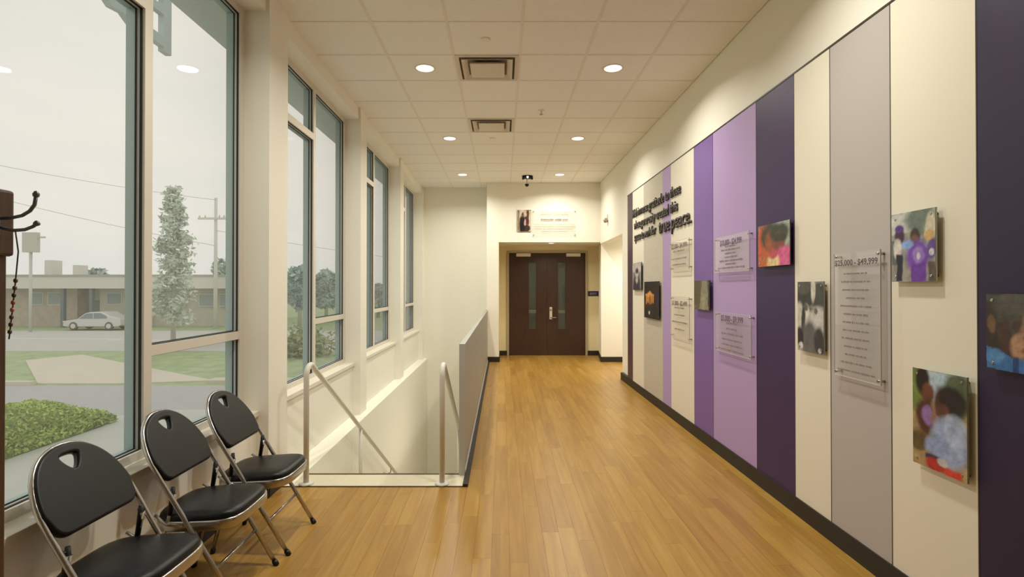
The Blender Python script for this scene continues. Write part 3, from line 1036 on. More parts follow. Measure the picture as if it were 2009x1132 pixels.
def downlight(x, y, z, label, group='recessed ceiling downlights', power=LAMP_POWER, r=.085):
    root = tag(empty('recessed_light', (x, y, z - .008)), label, 'ceiling light', group)
    ring = MB()
    prof = [(r, -.004), (r + .02, -.006), (r + .022, -.001), (r + .022, .0)]
    seg = 28
    vs, fs = [], []
    for rr_, hh_ in prof:
        for k in range(seg):
            a = 2 * PI * k / seg
            vs.append((x + rr_ * math.cos(a), y + rr_ * math.sin(a), z + hh_ - .001))
    for i in range(len(prof) - 1):
        for k in range(seg):
            fs.append((i * seg + k, i * seg + (k + 1) % seg, (i + 1) * seg + (k + 1) % seg, (i + 1) * seg + k))
    ring.add(vs, fs, True).build('trim_ring', TRIMW, root)
    MB().lathe([(r * .97, z - .004), (r, z - .002)], 28, (x, y, 0)).build('lens', LENS, root)
    ld = bpy.data.lights.new('downlight_lamp', 'AREA')
    ld.shape = 'DISK'
    ld.size = 2 * r
    ld.energy = power
    ld.color = LAMP_COL
    ld.spread = math.radians(150)
    lo = bpy.data.objects.new('downlight_lamp', ld)
    C.objects.link(lo)
    lo.parent = root
    lo.location = (0, 0, -.002)
    return root


names = [('recessed downlight left of the nearest square ceiling vent', 'recessed downlight right of the nearest square ceiling vent'),
         ('recessed downlight left of centre, just beyond the farther ceiling vent', 'recessed downlight right of centre, just beyond the farther ceiling vent'),
         ('recessed downlight left of the black ceiling camera', 'recessed downlight right of the black ceiling camera')]
for yy, nn in zip(LAMP_ROWS, names):
    for xx, lb in zip(LAMP_X, nn):
        downlight(xx, yy, CEIL_Z, lb)
for xx, lb in zip(LAMP_X, ('recessed downlight above the folding chairs, outside the picture', 'recessed downlight above the near striped panels, outside the picture')):
    downlight(xx, 2.745, CEIL_Z, lb)
downlight((1081.6 - 986) * 11.05 / FPX, 11.05, 2.43, 'small recessed downlight in the soffit over the double doors', 'soffit downlights', 7, .06)
downlight(2.7, 9.9, 2.6, 'recessed downlight hidden inside the side alcove', 'soffit downlights', 22, .07)

VENTM = mat('vent_white', (214, 202, 184), .5)
VENTD = mat('vent_dark', (140, 124, 106), .8)
for (vx, vy), lb in zip(VENTS, ('nearest square louvred ceiling vent', 'farther square louvred ceiling vent')):
    v = tag(empty('ceiling_vent', (vx, vy, CEIL_Z - .02)), lb, 'air vent', 'square ceiling vents')
    box('vent_box', VENTD, vx - .27, vx + .27, vy - .27, vy + .27, CEIL_Z + .02, CEIL_Z + .028, v)
    fm = MB()
    a, b_ = .298, .262
    for (p, q, r_, s) in ((-a, a, -a, -b_), (-a, a, b_, a), (-a, -b_, -b_, b_), (b_, a, -b_, b_)):
        fm.box(vx + p, vx + q, vy + r_, vy + s, CEIL_Z - .008, CEIL_Z + .004)
    fm.build('face_frame', VENTM, v)
    for k, (ro, ri, zo, zi) in enumerate(((.240, .185, -.022, .010), (.165, .0, -.026, .006))):
        lv = MB()
        o4 = [(-1, -1), (1, -1), (1, 1), (-1, 1)]
        rin = ri if ri > 0 else .12
        vs = [(vx + c[0] * ro, vy + c[1] * ro, CEIL_Z + zo) for c in o4] + [(vx + c[0] * rin, vy + c[1] * rin, CEIL_Z + zi) for c in o4]
        vs += [(p[0], p[1], p[2] + .006) for p in vs]
        fs = []
        for i in range(4):
            j = (i + 1) % 4
            fs += [(i, j, 4 + j, 4 + i), (8 + i, 12 + i, 12 + j, 8 + j), (i, 8 + i, 8 + j, j), (4 + i, 4 + j, 12 + j, 12 + i)]
        lv.add(vs, fs)
        if ri == 0:
            lv.box(vx - .163, vx + .163, vy - .163, vy + .163, CEIL_Z - .028, CEIL_Z - .022)
        lv.build('louvre', VENTM, v)

for (x, y, lb) in ((-.145, 4.58, 'flat sprinkler cover plate in front of the nearest vent'), (-.145, 7.62, 'flat sprinkler cover plate behind the farther vent')):
    o = MB().lathe([(.028, CEIL_Z - .010), (.040, CEIL_Z - .008), (.043, CEIL_Z - .001), (.043, CEIL_Z)], 24, (x, y, 0)).build('sprinkler_cover', TRIMW)
    tag(o, lb, 'sprinkler', 'sprinkler cover plates')
s_ = tag(empty('ceiling_sprinkler', (.465, 6.42, CEIL_Z - .06)), 'small sprinkler head hanging between the two right rows of ceiling tiles', 'sprinkler')
MB().lathe([(.035, CEIL_Z - .006), (.04, CEIL_Z)], 20, (.465, 6.42, 0)).build('escutcheon', TRIMW, s_)
MB().lathe([(.009, CEIL_Z - .045), (.012, CEIL_Z - .02), (.014, CEIL_Z - .005)], 12, (.465, 6.42, 0)).build('nozzle', TRIMW, s_)
MB().lathe([(.02, CEIL_Z - .052), (.02, CEIL_Z - .047)], 14, (.465, 6.42, 0)).build('deflector', STEEL, s_)

cx, cy = .475, 10.2
cm = tag(empty('security_camera', (cx, cy, CEIL_Z - .19)), 'black ceiling camera with a bright lens and hanging dome, near the end wall', 'camera')
MB().lathe([(.10, CEIL_Z - .014), (.105, CEIL_Z)], 24, (cx, cy, 0)).build('mount_ring', BLACKP, cm)
box('housing', BLACKP, cx - .10, cx + .10, cy - .06, cy + .06, CEIL_Z - .05, CEIL_Z - .012, cm, .01)
for s in (-1, 1):
    box('side_lug', BLACKP, cx + s * .085 - .018, cx + s * .085 + .018, cy - .07, cy - .02, CEIL_Z - .075, CEIL_Z - .03, cm, .006)
MB().lathe([(.022, cy - .075), (.018, cy - .06)], 14, (cx, 0, CEIL_Z - .034), 'Y').build('lens_light', emit_mat('indicator_white', (1, .97, .9), 1.6), cm)
MB().tube([(cx - .01, cy, CEIL_Z - .05), (cx - .01, cy, CEIL_Z - .17)], .008, 8).build('stem', LIGHTP, cm)
MB().lathe([(.006, CEIL_Z - .205), (.03, CEIL_Z - .19), (.04, CEIL_Z - .165), (.038, CEIL_Z - .155)], 16, (cx - .01, cy, 0)).build('dome', BLACKP, cm)


# ---------------------------------------------------------------- folding chairs
def rounded(pts_fn, n=48):
    return [pts_fn(2 * PI * k / n) for k in range(n)]


def make_chair():
    root = empty('folding_chair', (0, 0, 0))
    H, X0, DX = .885, .235, -.535            # long tube: front foot to top of the back
    L = math.hypot(H, DX)

    def P(w, t, n=0.0):
        nx, nz = H / L, -DX / L            # normal pointing to the front / up
        return Vector((X0 + DX * t + nx * n, w, H * t + nz * n))
    path = [P(-.203, .012), P(-.206, .3), P(-.211, .6), P(-.213, .70)]
    for k in range(1, 20):
        th = PI * k / 20
        ww = -.213 * math.copysign(abs(math.cos(th)) ** .92, math.cos(th))
        path.append(P(ww, .72 + .265 * math.sin(th) ** .95))
    path += [P(.213, .70), P(.211, .6), P(.206, .3), P(.203, .012)]
    MB().tube(path, .0115, 12).build('hoop_frame', CHROME, root, local=True)
    for s in (-1, 1):
        MB().tube([P(s * .203, .0), P(s * .203, .028)], .0145, 12).build('foot_cap', BLACKP, root, local=True)
    # padded back with the grip hole
    out = []
    h0 = .672 * L
    for k in range(7):
        a = PI + (PI / 2) * k / 6 if False else None
    rc = .045
    wmax = .204
    for k in range(7):                       # bottom right corner
        a = -PI / 2 + PI / 2 * k / 6
        out.append((wmax - .012 - rc + rc * math.cos(a), h0 + rc + rc * math.sin(a)))
    for k in range(1, 28):
        th = PI * k / 28
        ww = (wmax) * math.copysign(abs(math.cos(th)) ** .92, math.cos(th))
        out.append((ww, (.728 + .247 * math.sin(th) ** .95) * L))
    for k in range(7):
        a = PI + PI / 2 * k / 6
        out.append((-wmax + .012 + rc + rc * math.cos(a), h0 + rc + rc * math.sin(a)))
    hole = []
    hc = .912 * L
    for k in range(24):
        a = 2 * PI * k / 24
        c_, s_ = math.cos(a), math.sin(a)
        hh = .042 * math.copysign(abs(s_) ** .75, s_)
        ww = (.046 + .52 * hh) * math.copysign(abs(c_) ** .75, c_)
        hole.append((ww, hc + hh))
    me = curve_mesh([out, list(reversed(hole))], .006, .011, 3)
    nx, nz = H / L, -DX / L
    me.transform(Matrix(((0, DX / L, nx, X0 + nx * .004), (1, 0, 0, 0), (0, H / L, nz, nz * .004), (0, 0, 0, 1))))
    for p in me.polygons:
        p.use_smooth = True
    link('back_pad', me, BLACKV, root, Vector((0, 0, 0)), local=True)

    # seat: cushion dome on a chrome rim
    def outline(a, grow=0.0):
        c_, s_ = math.cos(a), math.sin(a)
        e = .5
        x = (.205 + grow) * math.copysign(abs(c_) ** e, c_)
        half = .200 + grow + .010 * (x / .205)
        y = half * math.copysign(abs(s_) ** e, s_)
        return x, y
    sx, sz, tilt = .005, .408, .05
    n = 56
    prof = [(1.0, 0.0), (1.0, .012), (.985, .024), (.94, .034), (.8, .041), (.5, .043), (.2, .042), (.02, .042)]
    vs, fs = [], []
    for r_, hh in prof:
        for k in range(n):
            x, y = outline(2 * PI * k / n)
            vs.append((sx + x * r_, y * r_, sz + hh + x * r_ * tilt))
    for i in range(len(prof) - 1):
        for k in range(n):
            fs.append((i * n + k, i * n + (k + 1) % n, (i + 1) * n + (k + 1) % n, (i + 1) * n + k))
    fs.append(tuple((len(prof) - 1) * n + k for k in range(n)))
    seat = MB().add(vs, fs, True).build('seat_cushion', BLACKV, root, local=True)
    vs, fs = [], []
    prof = [(-.012, -.042), (.006, -.042), (.008, -.038), (.008, -.002), (.006, .004), (-.004, .004), (-.012, -.002)]
    for g, hh in prof:
        for k in range(n):
            x, y = outline(2 * PI * k / n, g)
            vs.append((sx + x, y, sz + hh + x * tilt))
    m_ = len(prof)
    for i in range(m_):
        for k in range(n):
            fs.append((i * n + k, i * n + (k + 1) % n, ((i + 1) % m_) * n + (k + 1) % n, ((i + 1) % m_) * n + k))
    MB().add(vs, fs, True).build('seat_rim', CHROME, root, local=True)
    ptsb = [outline(2 * PI * k / n, -.006) for k in range(n)]
    MB().prism([(sx + p[0], p[1]) for p in ptsb], sz - .016, sz - .008).build('seat_pan', BLACKP, root, local=True)
    # rear legs
    for s in (-1, 1):
        w = s * .186
        MB().tube([(-.085, w, .535), (-.12, w, .36), (-.20, w, .02)], .0105, 10).build('rear_leg', CHROME, root, local=True)
        MB().tube([(-.198, w, .03), (-.205, w, .0)], .0135, 10).build('foot_cap', BLACKP, root, local=True)
        MB().tube([(-.090, w, .565), (-.092, w, .515), (-.105, w, .435)], [.009, .013, .011], 10).build('hinge_sleeve', BLACKP, root, local=True)
        MB().tube([(-.095, s * .213, .545), (-.092, s * .178, .548)], .008, 8).build('hinge_bolt', BLACKP, root, local=True)
        b = MB().tube([(-.165, s * .2, .44), (-.11, s * .208, .40), (-.03, s * .207, .392)], .007, 8)
        b.build('seat_bracket', CHROME, root, local=True)
    p0, p1 = P(-.203, .215), P(.203, .215)
    MB().tube([p0, p1], .008, 10).build('front_stretcher', CHROME, root, local=True)
    MB().tube([(-.168, -.186, .14), (-.168, .186, .14)], .008, 10).build('rear_stretcher', CHROME, root, local=True)
    return root


c0 = make_chair()
chairs = [(c0, (-1.475, 2.12), 'black padded folding chair nearest the coat stand'), (None, (-1.457, 2.70), 'middle black padded folding chair of the row by the window'),
          (None, (-1.435, 3.215), 'black padded folding chair nearest the stair handrail')]
for o, (x, y), lb in chairs:
    o = o or copy_tree(c0)
    o.location = (x, y, 0)
    tag(o, lb, 'chair', 'folding chairs in a row by the window')
c0.rotation_euler.z = math.radians(-2)

# ---------------------------------------------------------------- coat stand at the left edge
cs = tag(empty('coat_stand', (-1.378, 1.40, 0)), 'dark wooden coat stand with steel hooks at the left edge', 'coat stand')
WOODD = mat('coat_stand_wood', (80, 54, 30), .45, noise=.25, nscale=10, stretch=(8, 8, .6))
HOOKM = mat('hook_steel', (120, 128, 144), .4, .7)
X, Y = -1.378, 1.40
box('post', WOODD, X - .041, X + .041, Y - .041, Y + .041, .04, 1.60, cs, .005)
box('head_block', WOODD, X - .052, X + .052, Y - .052, Y + .052, 1.585, 1.763, cs, .008)
for k in range(4):
    a = PI / 2 * k
    d = Vector((math.cos(a), math.sin(a), 0))
    nrm = Vector((-d.y, d.x, 0))
    c_ = Vector((X, Y, 0))
    m = MB()
    q = [c_ + d * .03 + nrm * .02, c_ + d * .30 + nrm * .02, c_ + d * .30 - nrm * .02, c_ + d * .03 - nrm * .02]
    vs = [(p.x, p.y, z) for z in (0,) for p in q] + [(q[0].x, q[0].y, .16), (q[1].x, q[1].y, .04), (q[2].x, q[2].y, .04), (q[3].x, q[3].y, .16)]
    m.add(vs, [(0, 3, 2, 1), (4, 5, 6, 7), (0, 1, 5, 4), (1, 2, 6, 5), (2, 3, 7, 6), (3, 0, 4, 7)])
    m.build('foot', WOODD, cs, .004)
    if k == 1:
        continue
    h = MB()
    b = c_ + d * .05
    pts = [(0, 1.682), (.04, 1.684), (.068, 1.690), (.088, 1.702), (.100, 1.718), (.104, 1.742)]
    h.tube([(b.x + d.x * r_, b.y + d.y * r_, z) for r_, z in pts], .0045, 8)
    e_ = b + d * .104
    h.lathe([(.001, 1.736), (.007, 1.740), (.008, 1.747), (.004, 1.754), (.001, 1.755)], 10, (e_.x, e_.y, 0))
    h.build('upper_hook', HOOKM, cs)
    h = MB()
    pts = [(0, 1.664), (.02, 1.656), (.048, 1.651), (.075, 1.653), (.096, 1.661), (.106, 1.668)]
    h.tube([(b.x + d.x * r_, b.y + d.y * r_, z) for r_, z in pts], .0045, 8)
    e_ = b + d * .106
    h.lathe([(.001, 1.662), (.007, 1.665), (.008, 1.670), (.004, 1.676), (.001, 1.677)], 10, (e_.x, e_.y, 0))
    h.build('lower_hook', HOOKM, cs)
    MB().tube([(b.x - d.x * .002, b.y - d.y * .002, 1.64), (b.x - d.x * .002, b.y - d.y * .002, 1.69)], .009, 8).build('hook_plate', HOOKM, cs)
ln = tag(empty('bead_lanyard', (-1.335, 1.458, 1.36)), 'thin beaded cord hanging from the coat stand hook', 'lanyard')
pth = [(-1.322, 1.449, 1.652), (-1.326, 1.462, 1.60), (-1.333, 1.462, 1.52), (-1.341, 1.462, 1.44), (-1.350, 1.462, 1.36)]
MB().tube(pth, .0018, 6).build('cord', mat('cord_grey', (96, 92, 90), .7), ln)
cols = [(92, 80, 80), (110, 92, 90), (84, 76, 78), (190, 110, 96), (206, 130, 120), (120, 84, 86), (86, 70, 76), (100, 86, 86)]
for k, cc in enumerate(cols):
    t = k / len(cols)
    p = Vector(pth[2]).lerp(Vector(pth[4]), t)
    MB().lathe([(.001, -.007), (.0045, -.004), (.0052, 0), (.0045, .004), (.001, .007)], 8, p).build('bead', mat('bead_%d' % k, cc, .4), ln)

# ---------------------------------------------------------------- outside the windows; ground and far colours paled to stand in for haze
GZ = -1.8


def ox(px, Y):
    return (px - 986) * Y / FPX


def oz(py, Y):
    return 1.5 + (565 - py) * Y / FPX


GRASS = mat('grass', (166, 184, 140), 1.0, noise=.14, nscale=1.5)
ASPH = mat('asphalt', (184, 185, 184), .95, noise=.04, nscale=3)
ROADM = mat('road_asphalt', (196, 197, 192), .95, noise=.04, nscale=1)
CONC = mat('concrete_pale', (214, 208, 192), .9, noise=.03, nscale=2)
WALKM = mat('sidewalk_concrete', (200, 202, 196), .9, noise=.03, nscale=2)
struct(box('ground_lawn', GRASS, -140, -2.13, -30, 140, GZ - .3, GZ), 'pale green lawn outside the windows')


def slab(name, material, poly, z0, z1, label):
    o = MB().prism(poly, z0, z1).build(name, material)
    return struct(o, label)


slab('street', ROADM, [(-140, 27.8), (-2.13, 27.8), (-2.13, 41), (-140, 41)], GZ, GZ + .02, 'wide grey street beyond the lawn')
slab('parking_lane', ASPH, [(-80, 12.0), (-80, 18.0), (-2.13, 18.0), (-2.13, 14.3), (-9.0, 14.3), (-12.5, 12.0)], GZ, GZ + .015, 'grey asphalt lane beyond the hedge')
slab('sidewalk', WALKM, [(-9.4, -10), (-2.12, -10), (-2.12, 14.3), (-9.0, 14.3), (-9.8, 13.6), (-9.4, 12.6)], GZ, GZ + .05, 'pale sidewalk right outside the windows')
slab('concrete_apron', CONC, [(-21.6, 24.2), (-20.6, 26.2), (-13.2, 21.0), (-10.2, 18.9), (-13.2, 18.3), (-15.9, 18.3)], GZ, GZ + .04, 'pale concrete driveway apron across the lawn')
slab('kerb', CONC, [(-80, 18.0), (-80, 18.25), (-15.9, 18.25), (-15.9, 18.0)], GZ, GZ + .14, 'pale kerb along the asphalt lane')
slab('kerb', CONC, [(-10.2, 18.4), (-10.2, 19.0), (-2.13, 19.0), (-2.13, 18.4)], GZ, GZ + .12, 'pale kerb seen through the right pane')
for k, (a, b_, yy) in enumerate(((-34.5, -24.6, 34.8), (-25, -14, 33.6), (-46, -36, 35.4), (-12, -2, 33))):
    slab('lane_marking', mat('road_paint', (226, 222, 212), .8), [(a, yy), (b_, yy - .5), (b_, yy - .2), (a, yy + .25)], GZ + .02, GZ + .025, 'white painted line on the street')

# roof overhang of the building itself and a lattice sign frame hung from it
struct(box('roof_overhang', mat('overhang_grey', (204, 216, 218), .8), -2.78, -2.02, .5, 14, 3.9, 4.15), 'grey roof overhang above the windows')
struct(box('wall_parapet', mat('exterior_stucco', (190, 185, 172), .9), -2.02, -1.962, -4, 12.3, 3.52, 4.6), 'outer wall above the windows')
sgn = tag(empty('sign_frame', (-3.4, 5, 3.88)), 'grey openwork metal sign frame hanging outside the nearest window', 'sign frame')
SGM = mat('sign_frame_grey', (188, 204, 208), .6)
XS2 = -3.4
m = MB()
step = [(4.38, 4.02), (4.52, 3.98), (4.60, 3.93), (4.74, 3.95), (4.84, 3.90), (4.98, 3.93), (5.10, 3.90), (5.30, 3.90)]
poly = [(y, z) for y, z in step] + [(y, z + .10) for y, z in reversed(step)]
m.prism(poly, XS2 - .03, XS2 + .03, 'X').build('scalloped_rail', SGM, sgn)
box('end_post', SGM, XS2 - .03, XS2 + .03, 5.30, 5.42, 3.86, 5.0, sgn)
box('post', SGM, XS2 - .03, XS2 + .03, 4.78, 4.86, 3.97, 5.0, sgn)
box('post', SGM, XS2 - .03, XS2 + .03, 4.36, 4.42, 4.05, 5.0, sgn)
box('rail', SGM, XS2 - .03, XS2 + .03, 4.42, 5.30, 4.22, 4.30, sgn)
box('rail', SGM, XS2 - .03, XS2 + .03, 4.42, 5.30, 4.40, 4.46, sgn)
box('rail', SGM, XS2 - .03, XS2 + .03, 4.42, 5.30, 4.94, 5.0, sgn)
box('arm', SGM, XS2, -2.02, 5.33, 5.39, 4.90, 4.96, sgn)
box('arm', SGM, XS2, -2.02, 4.37, 4.41, 4.90, 4.96, sgn)


# foliage helpers
def leaves(n, sampler, size, rnd):
    m = MB()
    for _ in range(n):
        p = sampler(rnd)
        s = size * rnd.uniform(.6, 1.3)
        d = Vector((rnd.gauss(0, 1), rnd.gauss(0, 1), rnd.gauss(0, .7))).normalized()
        e = d.cross(Vector((rnd.gauss(0, 1), rnd.gauss(0, 1), rnd.gauss(0, 1)))).normalized()
        p = Vector(p)
        m.add([p - d * s, p + e * s * .45, p + d * s, p - e * s * .45], [(0, 1, 2, 3)])
    return m


def leaf_build(m, name, material, parent):
    me = bpy.data.meshes.new(name)
    org = wpos(parent)
    me.from_pydata([v - org for v in m.v], [], m.f)
    o = link(name, me, material, parent, org)
    o['kind'] = 'stuff'
    return o


def leafm(name, rgb):
    m = mat(name, rgb, .8, noise=.25, nscale=2.5)
    return m


rnd = random.Random(3)
hd = tag(empty('hedge', (-10.6, 8.5, GZ)), 'low leafy green hedge beside the sidewalk outside', 'hedge')


def hedge_top(x, y):
    e = min(1.0, max(0.0, (13.1 - y) / 1.4)) ** .6
    sx_ = 1 - max(0, abs(x + 10.75) - .75) * .5
    return GZ + .12 + (.62 * e * sx_) * (1 + .12 * math.sin(x * 3.1 + y * 2.3) + .1 * math.sin(y * 4.7))


NX, NY = 16, 70
vs, fs = [], []
for j in range(NY + 1):
    for i in range(NX + 1):
        y = 2.0 + 11.0 * j / NY
        x = -12.1 + 2.65 * i / NX
        z = hedge_top(x, y)
        if i in (0, NX) or j in (0, NY):
            z = GZ
        vs.append((x, y, z))
for j in range(NY):
    for i in range(NX):
        a = j * (NX + 1) + i
        fs.append((a, a + 1, a + NX + 2, a + NX + 1))
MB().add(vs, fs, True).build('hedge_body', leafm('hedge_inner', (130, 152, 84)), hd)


def hs(r_):
    y = r_.uniform(5, 13.05); x = r_.uniform(-12.15, -9.42)
    z = hedge_top(x, y) + r_.uniform(-.04, .07)
    if r_.random() < .3:
        x = -9.45 + r_.uniform(-.05, .06); z = r_.uniform(GZ + .08, hedge_top(x, y))
    return (x, y, z)


leaf_build(leaves(16000, hs, .05, rnd), 'hedge_leaves', leafm('hedge_leaf', (184, 204, 118)), hd)
BARK = mat('bark_grey', (186, 184, 172), .9)


def tree(name, label, px, Y, top_py, shape, lm, n, size, trunk_r=.12, group='trees outside the windows', seed=0, wpx=40):
    X_ = ox(px, Y)
    zt = oz(top_py, Y)
    H_ = zt - GZ
    R_ = wpx * Y / FPX
    root = tag(empty(name, (X_, Y, GZ)), label, 'tree', group)
    MB().tube([(X_, Y, GZ), (X_ + .05, Y, GZ + H_ * .5), (X_, Y, zt - .3)], [trunk_r, trunk_r * .7, trunk_r * .2], 8).build('trunk', BARK, root)
    r_ = random.Random(seed)
    if shape == 'spire':
        tiers = 22
        br = []
        bm_ = MB()
        for k in range(tiers):
            t = .16 + .84 * k / tiers
            for q in range(4):
                a = r_.uniform(0, 2 * PI)
                ln_ = R_ * (1 - t) ** .7 * r_.uniform(.65, 1.15) + .15
                z = GZ + H_ * t
                tip = Vector((X_ + math.cos(a) * ln_, Y + math.sin(a) * ln_, z + r_.uniform(-.1, .25)))
                br.append((Vector((X_, Y, z)), tip))
                bm_.tube([(X_, Y, z), tip], [.03, .008], 5)
        bm_.build('branches', BARK, root)

        def smp(r2):
            a, b2 = r2.choice(br)
            t = r2.uniform(.25, 1.05)
            p = a.lerp(b2, t)
            return p + Vector((r2.gauss(0, .12), r2.gauss(0, .12), r2.gauss(0, .13)))
    else:
        blobs = []
        for k in range(9):
            a = r_.uniform(0, 2 * PI); q = r_.uniform(0, .62)
            blobs.append((Vector((X_ + math.cos(a) * R_ * q, Y + math.sin(a) * R_ * q, GZ + H_ * r_.uniform(.42, .78))), R_ * r_.uniform(.36, .55)))
        blobs.append((Vector((X_, Y, zt - H_ * .2)), H_ * .19))

        def smp(r2):
            c_, rr_ = r2.choice(blobs)
            d = Vector((r2.gauss(0, 1), r2.gauss(0, 1), r2.gauss(0, 1))).normalized()
            return c_ + d * rr_ * r2.uniform(.6, 1.0)
    leaf_build(leaves(n, smp, size, r_), 'foliage', lm, root)
    return root


LF1 = leafm('leaf_sage_hazed', (206, 216, 204))  # leaf colours lightened to carry the outdoor haze
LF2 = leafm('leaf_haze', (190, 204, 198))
LF3 = leafm('leaf_teal_hazed', (170, 194, 190))
LF4 = leafm('leaf_olive', (150, 162, 110))
tree('conifer_tree', 'airy pointed tree beyond the lawn in the right pane of the nearest window', 340, 30, 368, 'spire', LF1, 4600, .15, .14, seed=4, wpx=48)
tree('round_tree', 'distant rounded tree behind the low building roof, left pane', 190, 60, 524, 'round', LF2, 2600, .35, .2, seed=5, wpx=26)
tree('round_tree', 'distant rounded tree at the right edge of the nearest window', 438, 64, 505, 'round', LF2, 2600, .35, .2, seed=6, wpx=36)
for k, (px, Y_, ty, w_, lm, lb) in enumerate(((588, 44, 520, 34, LF3, 'teal green tree in the left light of the window beside the handrail'), (640, 52, 528, 40, LF3, 'teal green tree in the right light of the window beside the handrail'),
                                             (742, 60, 556, 26, LF2, 'hazy tree low in the window above the stairwell'), (560, 58, 534, 34, LF3, 'tree partly behind the first pier'))):
    tree('round_tree', lb, px, Y_, ty, 'round', lm, 3000, .36, .2, seed=20 + k, wpx=w_)
sh = tag(empty('shrub', (ox(592, 26), 26, GZ)), 'yellow green shrub low in the window beside the handrail', 'shrub')
leaf_build(leaves(1800, lambda r2: (ox(592, 26) + r2.gauss(0, .6), 26 + r2.gauss(0, .6), GZ + abs(r2.gauss(.5, .35))), .14, rnd), 'foliage', LF4, sh)

# low brick building across the street, haze put into its pale colours
YB2 = 46.0
bd = tag(empty('street_building', (ox(230, YB2), YB2, GZ)), 'long low brick building with a pale flat roof band across the street', 'building')
BRICK = mat('brick_hazed', (192, 180, 170), .9, noise=.1, nscale=2)
BRICK2 = mat('brick_tan', (200, 196, 184), .9, noise=.06, nscale=2)
FASC = mat('fascia_pale', (222, 220, 212), .8)
DKW = mat('far_window', (156, 168, 174), .6)
bx0, bx1 = ox(-60, YB2), ox(470, YB2)
zr = oz(566, YB2)
zt = oz(543, YB2)
box('roof_fascia', FASC, bx0 - 1, bx1 + .3, YB2 - 1.6, YB2 + 9, zr, zt, bd)
box('roof_edge', mat('roof_edge_grey', (176, 178, 172), .8), bx0 - 1.1, bx1 + .4, YB2 - 1.7, YB2 + 9, zt, zt + .15, bd)


def bseg(nm, material, p0, p1, y0=0.0, z1=zr, z0=GZ):
    return box(nm, material, ox(p0, YB2), ox(p1, YB2), YB2 + y0, YB2 + 8, z0, z1, bd)


bseg('brick_wall', BRICK, -60, 152)
bseg('porch_wall', FASC, 152, 196, 1.6)
bseg('brick_wall', BRICK2, 196, 300)
bseg('brick_wall', BRICK2, 300, 470, .2)
for p0, p1, t0, t1 in ((60, 84, 575, 597), (96, 124, 575, 597), (212, 238, 576, 596), (312, 332, 576, 600), (345, 362, 576, 600), (392, 420, 578, 600), (432, 452, 578, 600)):
    f = box('window_frame', FASC, ox(p0 - 1.5, YB2), ox(p1 + 1.5, YB2), YB2 - .06, YB2 + .3, oz(t1 + 1.5, YB2), oz(t0 - 1.5, YB2), bd)
    box('window_pane', DKW, ox(p0, YB2), ox(p1, YB2), YB2 - .09, YB2 - .05, oz(t1, YB2), oz(t0, YB2), f)
f = box('door_panel', DKW, ox(160, YB2), ox(178, YB2), YB2 + 1.52, YB2 + 1.6, GZ, oz(590, YB2), bd)
for p in (150, 204):
    box('porch_post', mat('post_slate', (112, 128, 132), .8), ox(p - 3, YB2), ox(p + 3, YB2), YB2 - 1.5, YB2 - 1.2, GZ, zr, bd)
for p0, p1, py in ((48, 62, 508), (106, 116, 518)):
    box('roof_unit', FASC, ox(p0, YB2), ox(p1, YB2), YB2 + 2, YB2 + 3.2, zt, oz(py, YB2), bd)

# parked car
YC = 42.2
car = tag(empty('parked_car', (ox(196, YC), YC, GZ + .02)), 'pale silver car parked in front of the low brick building', 'car')
CARP = mat('car_silver', (214, 216, 214), .3, .2)
CARG = mat('car_glass', (136, 148, 154), .3)
TYRE = mat('tyre', (96, 100, 104), .8)
cx0 = ox(140, YC); L_ = 4.5
g0 = GZ + .02
prof = [(0, .35), (0.05, .62), (.35, .75), (1.1, .86), (1.75, 1.32), (2.2, 1.42), (3.0, 1.42), (3.6, 1.12), (4.2, .98), (4.45, .85), (4.5, .4), (4.3, .28), (.2, .28)]
MB().prism([(cx0 + x, g0 + z) for x, z in prof], YC - .85, YC + .85, 'Y').build('body', CARP, car, .05)
MB().prism([(cx0 + x, g0 + z) for x, z in ((1.28, .90), (1.82, 1.28), (2.35, 1.34), (2.35, .90))], YC - .87, YC + .87, 'Y').build('front_side_window', CARG, car)
MB().prism([(cx0 + x, g0 + z) for x, z in ((2.43, .90), (2.43, 1.34), (2.95, 1.34), (3.45, 1.08), (3.45, .92))], YC - .87, YC + .87, 'Y').build('rear_side_window', CARG, car)
for x in (.85, 3.6):
    for s in (-1, 1):
        yy = YC + s * .78
        MB().lathe([(.2, -.1), (.31, -.1), (.33, -.06), (.33, .06), (.31, .1), (.2, .1)], 20, (cx0 + x, yy, g0 + .33), 'Y').build('wheel', TYRE, car)
        MB().lathe([(.19, -.02), (.19, .02)], 14, (cx0 + x, yy + s * .1, g0 + .33), 'Y').build('hub_cap', LIGHTP, car)
box('front_bumper', mat('car_trim', (104, 112, 116), .6), cx0 - .04, cx0 + .3, YC - .84, YC + .84, g0 + .3, g0 + .5, car, .03)
box('headlight', LIGHTP, cx0 + .02, cx0 + .22, YC - .87, YC - .5, g0 + .62, g0 + .73, car, .02)

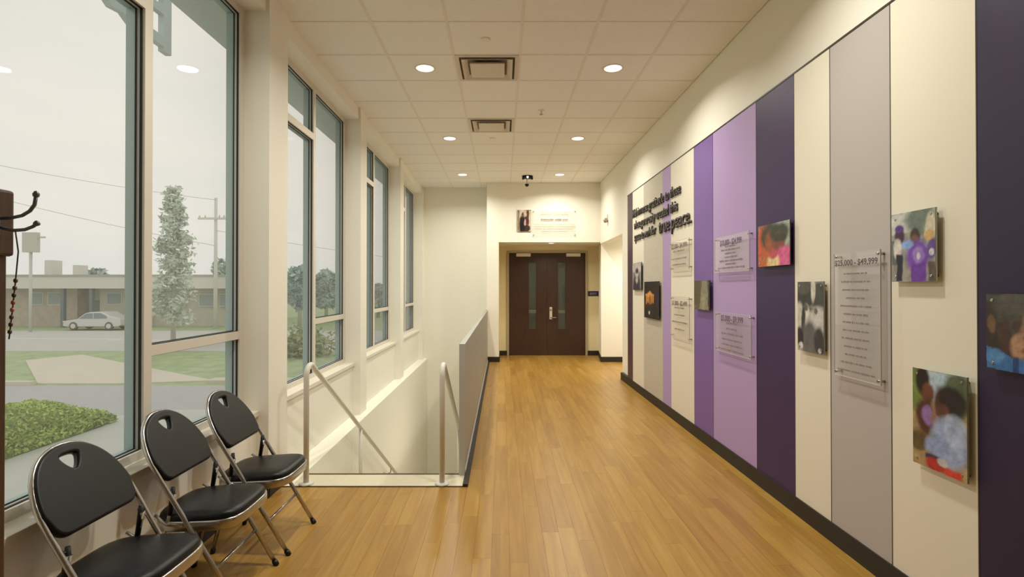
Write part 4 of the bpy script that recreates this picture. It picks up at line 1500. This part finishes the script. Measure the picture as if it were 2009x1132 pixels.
# street furniture
YPO = 43.4
up = tag(empty('utility_pole', (ox(423, YPO), YPO, GZ)), 'wooden utility pole with one cross arm, hazy in the right pane', 'utility pole')
POLEM = mat('pole_wood_hazed', (222, 222, 214), .9)  # wood paled, the haze is put into its colour
xp_ = ox(423, YPO)
MB().tube([(xp_, YPO, GZ), (xp_, YPO, oz(388, YPO))], [.17, .11], 10).build('pole', POLEM, up)
box('cross_arm', POLEM, ox(390, YPO), ox(444, YPO), YPO - .2, YPO - .08, oz(431, YPO), oz(427, YPO), up)
for p in (393, 404, 432, 441):
    MB().lathe([(.05, 0), (.07, .08), (.03, .2)], 8, (ox(p, YPO), YPO - .14, oz(427, YPO))).build('insulator', LIGHTP, up)
wires = ((('upper power line sagging across the sky', (-120, 40, 300), (423, YPO - .1, 392))), ('lower cable slanting across the left pane', (-120, 40, 358), (423, YPO - .1, 482)), ('cable running right from the utility pole', (423, YPO - .1, 452), (900, 60, 520)))
for lb, a, b_ in wires:
    A = Vector((ox(a[0], a[1]), a[1], oz(a[2], a[1]))); B = Vector((ox(b_[0], b_[1]), b_[1], oz(b_[2], b_[1])))
    pts = []
    for k in range(13):
        t = k / 12
        p = A.lerp(B, t); p.z -= .5 * 4 * t * (1 - t) * .5
        pts.append(p)
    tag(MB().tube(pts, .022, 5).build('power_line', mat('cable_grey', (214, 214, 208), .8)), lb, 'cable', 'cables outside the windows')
YSG = 40.0
ss = tag(empty('street_sign', (ox(60, YSG), YSG, GZ)), 'square pole sign beyond the coat stand hooks', 'sign')
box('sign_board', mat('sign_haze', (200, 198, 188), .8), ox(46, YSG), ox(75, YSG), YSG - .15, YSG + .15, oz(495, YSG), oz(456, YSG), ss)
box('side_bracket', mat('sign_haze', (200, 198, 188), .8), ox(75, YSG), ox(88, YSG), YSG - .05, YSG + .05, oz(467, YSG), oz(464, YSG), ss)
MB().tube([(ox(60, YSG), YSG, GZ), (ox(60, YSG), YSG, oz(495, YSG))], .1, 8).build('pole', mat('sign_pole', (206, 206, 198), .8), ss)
